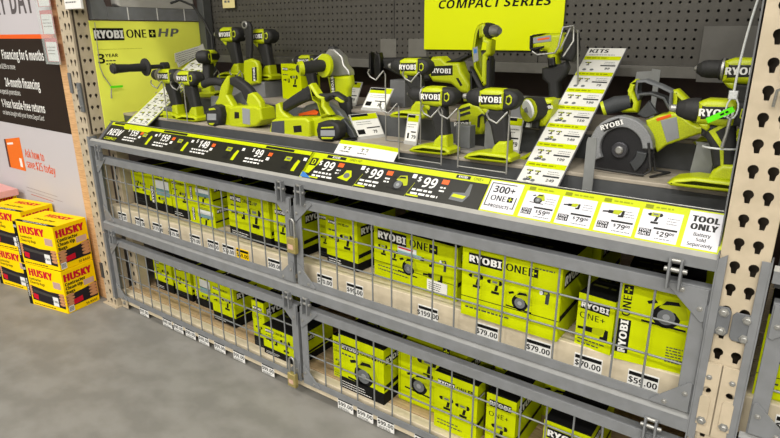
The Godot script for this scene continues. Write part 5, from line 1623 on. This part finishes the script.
func build_left_side() -> void:
	# financing poster on a wood framed end panel
	var t := thing("poster_panel", "large financing poster on a wood framed panel left of the rack", "poster", "", Vector3(-0.155, 0.0, -0.03))
	var st := sh(hexcol("bdb9be"))
	st.box(-1.3, 0.02, -0.012, 0.0, 1.9, 0.0, 0.001)
	part("poster_board", st, M.card, t)
	st = sh(TAN)
	st.box(0.001, 0.0, -0.035, 0.098, 1.9, 0.012, 0.003)
	part("frame_side", st, M.wood, t)
	var a := sh(hexcol("2d2321"))
	var e := 0.0006
	a.rect(-1.3, 0.848, -0.004, 1.292, e)
	a.col = ORANGE
	a.rect(-1.3, 1.292, -0.004, 1.312, e + 0.0003)
	a.col = hexcol("5a5657")
	ink(a, "EVERY DAY", -0.175, 1.475, 0.135, e, true, 1, 0.70)
	a.col = WHITE
	ink(a, "Financing for 6 months", -0.164, 1.213, 0.046, e + 0.0003, true, 1, 0.66)
	ink(a, "on $299 or more", -0.50, 1.153, 0.026, e + 0.0003, false, 1, 0.75)
	ink(a, "24-month financing", -0.262, 1.071, 0.046, e + 0.0003, true, 1, 0.66)
	ink(a, "on special promotions", -0.50, 1.02, 0.026, e + 0.0003, false, 1, 0.75)
	ink(a, "1-Year hassle-free returns", -0.255, 0.955, 0.044, e + 0.0003, true, 1, 0.66)
	ink(a, "on items bought with your Home Depot Card", -0.285, 0.905, 0.024, e + 0.0003, false, 1, 0.75)
	a.col = hexcol("d8571f")
	ink(a, "Ask how to", -0.592, 0.695, 0.046, e, false, -1, 0.74, 0.0, 0.0, 0.03)
	ink(a, "save $25 today", -0.595, 0.635, 0.046, e, false, -1, 0.80, 0.0, 0.0, 0.03)
	art_lines(a, -0.66, 0.49, 0.42, 2, 0.02, 0.004, e, hexcol("9a8f94"), 7)
	a.col = hexcol("b8645a")
	a.rect(-0.62, 0.452, -0.36, 0.456, e)
	# the orange store card picture
	a.col = hexcol("e2702a")
	a.sheet(PackedVector2Array([Vector2(-0.832, 0.746), Vector2(-0.622, 0.776), Vector2(-0.622, 0.586), Vector2(-0.838, 0.583)]), e)
	a.col = hexcol("5a3a30")
	a.sheet(PackedVector2Array([Vector2(-0.832, 0.746), Vector2(-0.81, 0.749), Vector2(-0.815, 0.583), Vector2(-0.838, 0.583)]), e + 0.0003)
	a.col = hexcol("ece4e0")
	a.rect(-0.68, 0.605, -0.65, 0.655, e + 0.0003)
	a.sheet(PackedVector2Array([Vector2(-0.80, 0.728), Vector2(-0.72, 0.739), Vector2(-0.72, 0.728), Vector2(-0.80, 0.717)]), e + 0.0003)
	part("print", a, M.paper, t)
	# stacked boxes of contractor bags
	trash_bag_box("yellow box of contractor bags on the floor beside the upright, bottom of the right stack", Vector3(-0.075, 0.0, 0.183), 10.5)
	trash_bag_box("yellow box of contractor bags on top of the right stack, beside the upright", Vector3(-0.082, 0.2235, 0.178), 11.5)
	trash_bag_box("yellow box of contractor bags on the floor, bottom of the middle stack", Vector3(-0.48, 0.0, 0.165), 10.0)
	trash_bag_box("yellow box of contractor bags on top of the middle stack", Vector3(-0.475, 0.2235, 0.155), 12.0)
	trash_bag_box("yellow box of contractor bags on the floor at the left edge of the picture", Vector3(-0.90, 0.0, 0.175), 10.0)
	trash_bag_box("yellow box of contractor bags on top of the stack at the left edge", Vector3(-0.90, 0.2235, 0.165), 10.0)
	t = thing("pink_package", "pale pink package lying on the leftmost stack of bag boxes", "package", "", Vector3(-0.95, 0.4465, 0.06))
	st = sh(hexcol("d8a3a0"))
	st.box(-0.2, 0, -0.06, 0.1, 0.035, 0.06, 0.008)
	part("wrapper", st, M.card, t)
	st = sh(RED)
	st.rect(-0.18, 0.006, 0.06, 0.014, 0.0606)
	part("printed_band", st, M.paper, t)
	# clear sleeve with three small price cards
	t = thing("card_sleeve", "clear hanging sleeve with small red-edged price cards left of the upright", "card sleeve", "", Vector3(-0.125, 1.18, 0.015))
	st = Shape.new()
	st.box(-0.075, 0, -0.001, 0.06, 0.5, 0.004, 0.0)
	part("sleeve", st, M.clear, t)
	for k in 4:
		st = sh(RED)
		st.box(-0.062, 0.012 + 0.118 * k, -0.0035, 0.05, 0.115 + 0.118 * k, -0.0022)
		var c := part("price_card", st, M.paper, t)
		st = sh(WHITE)
		st.rect(-0.054, 0.014 + 0.118 * k, 0.046, 0.098 + 0.118 * k, -0.0016)
		art_lines(st, -0.045, 0.075 + 0.118 * k, 0.08, 3, 0.014, 0.005, -0.0012, hexcol("8d8482"), 120 + k)
		part("print", st, M.paper, c)
	# small grey clip and black bracket on the left upright
	st = sh(GREY_M)
	st.box(-0.012, 0, 0, 0.012, 0.09, 0.006, 0.002)
	lone("grey_clip", st, M.paint, "small grey metal clip on the left edge of the left upright", "clip", Vector3(-0.032, 1.055, 0.001))
	t = thing("hook_bracket", "dark grey slotted bracket hung on the left upright above the cage", "bracket", "", Vector3(0.046, 0.975, 0.001))
	st = sh(GREY_M)
	st.box(-0.014, 0, 0, 0.016, 0.13, 0.012, 0.004)
	part("plate", st, M.paint, t)
	for k in 2: shared("rivet", M.rivet, M.metal, t, Vector3(0.001, 0.025 + 0.075 * k, 0.012))
	t = thing("latch_box", "dark metal latch low on the left upright beside the bag boxes", "latch", "", Vector3(-0.05, 0.14, 0.001))
	st = sh(GREY_D)
	st.box(-0.002, 0, -0.02, 0.02, 0.08, 0.006, 0.002)
	part("plate", st, M.paint, t)
	# header channel over the side panel and the white papers above it
	t = thing("header_channel", "grey steel channel over the lime side panel", "steel channel", "", Vector3(0.06, 1.372, -0.65), 0)
	st = sh(PAINT)
	st.box(0, 0, 0, 0.03, 0.055, 0.50, 0.003)
	part("channel", st, M.paint, t)
	st = sh(PAINT)
	st.xf = Transform3D(Basis(Vector3(0, 0, -1), Vector3.UP, Vector3.RIGHT), Vector3(0, 0, 0))
	st.slab(PackedVector2Array([Vector2(-0.50, 0), Vector2(-0.50, 0.055), Vector2(-0.52, 0.12), Vector2(-0.57, 0.12), Vector2(-0.57, 0.0)]), 0.0, 0.03, 0.002)
	part("end_piece", st, M.paint, t)
	for k in 3:
		st = sh(WHITE)
		st.box(0.0302, 0.0, 0.1 + 0.15 * k, 0.0312, 0.055, 0.104 + 0.15 * k)
		part("seam", st, M.paper, t)
	st = sh(hexcol("a8a6a2"))
	st.box(0, 0, 0, 0.06, 0.2, 0.42, 0.02)
	lone("grey_bundle", st, M.card, "pale grey wrapped bundle resting on the channel over the lime panel", "bundle", Vector3(0.03, 1.4285, -0.62))
	t = thing("paper_pack", "white printed papers hanging at the top beside the left upright", "papers", "", Vector3(0.055, 1.41, 0.004))
	st = sh(WHITE)
	st.box(0.006, 0.0, 0.0, 0.14, 0.16, 0.014, 0.003)
	part("sheets", st, M.card, t)
	st = sh(GREY_M)
	art_lines(st, 0.02, 0.1, 0.1, 5, 0.018, 0.005, 0.0146, GREY_M, 131)
	part("print", st, M.paper, t)
	# corner post behind the side panel
	st = sh(hexcol("4b4c4d"))
	st.box(0, 0, 0, 0.05, 0.55, 0.05, 0.003)
	lone("corner_post", st, M.stage, "dark grey square post in the back corner of the display", "post", Vector3(0.095, 1.04, -0.674))

func build_small_things() -> void:
	var t: Node3D
	var st: Shape
	# security cable with clip and green tag at the right front
	t = thing("security_cable", "white security cable with clip and green tag tied to the right front driver", "cable", "", Vector3(2.573, 1.17, -0.085))
	st = sh(GLASSW)
	var p := []; var r := []
	for k in 13:
		var u := k / 12.0
		p.append(Vector3(0.024 * u * u, 0.012 + 0.24 * u, 0.006 * u)); r.append(0.0024)
	st.tube(p, r, 8)
	part("cable", st, M.plastic, t)
	st = sh(GLASSW)
	st.box(-0.009, 0.0, -0.005, 0.009, 0.018, 0.005, 0.003)
	part("clip", st, M.plastic, t)
	st = sh(GLASSW)
	p = []; r = []
	for k in 13:
		var an := TAU * k / 12.0
		p.append(Vector3(0.002 + 0.011 * cos(an), -0.018 + 0.022 * sin(an), 0.002)); r.append(0.0018)
	st.tube(p, r, 7)
	part("loop", st, M.plastic, t)
	st = sh(STEEL)
	st.tube([Vector3(0.002, -0.038, 0.003), Vector3(0.0, -0.07, 0.005), Vector3(-0.004, -0.10, 0.005)], [0.0040, 0.0030, 0.0042], 8)
	part("swivel", st, M.metal, t)
	st = sh(GLASSW)
	p = []; r = []
	for k in 17:
		var an := TAU * k / 16.0
		p.append(Vector3(-0.012 + 0.034 * cos(an), -0.108 + 0.004 * sin(an), -0.040 + 0.043 * sin(an))); r.append(0.0022)
	st.tube(p, r, 7)
	part("grip_loop", st, M.plastic, t)
	st = sh(hexcol("5fe01e"))
	st.xf = Transform3D(Basis(Vector3.BACK, 0.55), Vector3(-0.017, -0.032, 0.008))
	st.box(-0.027, -0.006, 0, 0.027, 0.006, 0.001)
	st.col = INK
	art_lines(st, 0.0, 0.0, 0.022, 1, 0.005, 0.004, 0.0016, INK, 150)
	part("green_tag", st, M.paper, t)
	# chain tether with green tag at the left
	t = thing("chain_tether", "thin silver chain with small green tag hanging in front of the lime side panel", "chain", "", Vector3(0.092, 1.03, -0.085))
	st = sh(STEEL)
	st.tube([Vector3(0, 0.33, 0), Vector3(0.004, 0.14, 0.01), Vector3(0.006, 0.1, 0.0), Vector3(0.004, 0.05, -0.03), Vector3(0.01, 0.02, -0.02), Vector3(0.008, 0.0, -0.02)], [0.0015, 0.002, 0.0028, 0.0028, 0.003, 0.004], 6)
	part("chain", st, M.metal, t)
	st = sh(hexcol("5fe01e"))
	st.xf = Transform3D(Basis(Vector3.UP, PI / 2), Vector3(0.012, 0.045, -0.03))
	st.box(-0.01, 0, 0, 0.05, 0.01, 0.001)
	part("green_tag", st, M.paper, t)
	# black cable over the left drills, with grey tag booklet
	t = thing("black_cable", "black coiled cable arching over the lime side panel", "cable", "", Vector3(0.13, 1.30, -0.45))
	st = sh(RUBBER)
	st.tube([Vector3(0.0, 0.15, 0.0), Vector3(0.02, 0.165, -0.04), Vector3(0.05, 0.14, -0.09), Vector3(0.09, 0.06, -0.12), Vector3(0.13, 0.0, -0.12), Vector3(0.155, -0.06, -0.10), Vector3(0.16, -0.14, -0.08)], [0.006, 0.006, 0.006, 0.006, 0.006, 0.006, 0.006], 8)
	part("cable", st, M.rubber, t)
	t = thing("tag_booklet", "grey printed tag booklet fanned out below the black cable", "tag", "", Vector3(0.245, 1.235, -0.50))
	for k in 2:
		st = sh(hexcol("8f8f88"))
		st.xf = Transform3D(Basis.from_euler(Vector3(-0.5, 0.35, 0.55 - 0.25 * k)), Vector3(0.0, 0.0, 0.004 * k))
		st.box(-0.13, -0.03, 0, 0.03, 0.02, 0.0015)
		var c := part("leaf", st, M.card, t)
		var a := sh(GREY_D)
		a.xf = st.xf
		art_lines(a, -0.12, 0.01, 0.14, 4, 0.011, 0.003, 0.0022, GREY_D, 140 + k)
		part("print", a, M.paper, c)
	# wire peg hook above the grinder
	t = thing("wire_hook", "thin silver wire hook rising above the grinder", "wire hook", "", Vector3(1.03, 1.039, -0.47))
	st = sh(STEEL)
	st.tube([Vector3(-0.03, 0.0, 0), Vector3(-0.03, 0.14, 0), Vector3(-0.05, 0.185, 0.0), Vector3(-0.02, 0.155, 0.03), Vector3(0.005, 0.15, 0.035), Vector3(0.05, 0.19, 0.0)], [0.0025, 0.0025, 0.003, 0.0028, 0.0028, 0.0028], 7)
	part("wire", st, M.metal, t)
	# grey wire hanger clipped on the right upright
	t = thing("wire_hanger", "twisted grey wire hanger clipped to the front of the right upright", "wire hook", "", Vector3(2.662, 1.17, 0.004))
	for s in [0.0, 0.016]:
		st = sh(STEEL)
		st.tube([Vector3(-0.012 + s, 0.0, 0.004), Vector3(-0.010 + s, 0.03, 0.014), Vector3(0.014 + s, 0.045, 0.018), Vector3(-0.006 + s, 0.07, 0.016), Vector3(0.0 + s, 0.1, 0.016), Vector3(0.012 + s, 0.118, 0.018), Vector3(-0.004 + s, 0.14, 0.014), Vector3(0.002 + s, 0.18, 0.004)], [0.003, 0.003, 0.003, 0.003, 0.003, 0.003, 0.003, 0.003], 7)
		part("wire", st, M.metal, t)
	t = thing("paper_tag", "small cream tag hanging on the pegboard at the top left", "tag", "", Vector3(0.293, 1.43, -0.666))
	st = sh(hexcol("d8cc94"))
	st.box(-0.045, 0, 0, 0.045, 0.12, 0.002, 0.0)
	part("card", st, M.card, t)
	st = sh(GREY_M)
	art_lines(st, -0.03, 0.06, 0.06, 2, 0.03, 0.01, 0.0026, GREY_M, 160)
	part("print", st, M.paper, t)
	t = thing("sheet_bracket", "grey hooked sheet bracket rising behind the top handle of the large saw", "bracket", "", Vector3(2.335, 1.0395, -0.45))
	st = sh(hexcol("7a7c7c"))
	st.slab(PackedVector2Array([Vector2(0.004, 0), Vector2(0.016, 0), Vector2(0.018, 0.165), Vector2(-0.005, 0.168), Vector2(-0.006, 0.162), Vector2(-0.045, 0.158), Vector2(-0.047, 0.132), Vector2(0.002, 0.130)]), -0.003, 0.0, 0.0008)
	part("plate", st, M.paint, t)
	# thin side plate at the right end of the display
	st = sh(PAINT)
	st.box(0, 0, -0.66, 0.003, 0.62, 0.0, 0.0)
	lone("end_plate", st, M.paint, "thin grey end plate of the display against the right upright", "steel plate", Vector3(2.6, 0.87, -0.02))
	# next bay sign and yellow carton edge
	st = sh(LIME)
	st.xf = Transform3D(Basis(Vector3.RIGHT, -0.80), Vector3.ZERO)
	st.box(0, 0, -0.0015, 1.1, 0.101, 0.0)
	lone("price_strip", st, M.film, "lime price strip of the next bay at the right edge", "sign", Vector3(2.72, 0.857, -0.006))
	# small battery and charger pieces beneath the left drills
	t = thing("battery_pack", "small lime and grey battery pack under the foot of the left hammer drill", "battery", "", Vector3(0.42, 0.957, -0.20))
	st = sh(LIME)
	st.box(-0.035, 0, -0.03, 0.035, 0.028, 0.03, 0.006)
	part("case", st, M.plastic, t)
	st = sh(GREY_M)
	st.box(-0.03, 0.028, -0.025, 0.03, 0.045, 0.025, 0.005)
	part("terminal_block", st, M.plastic, t)
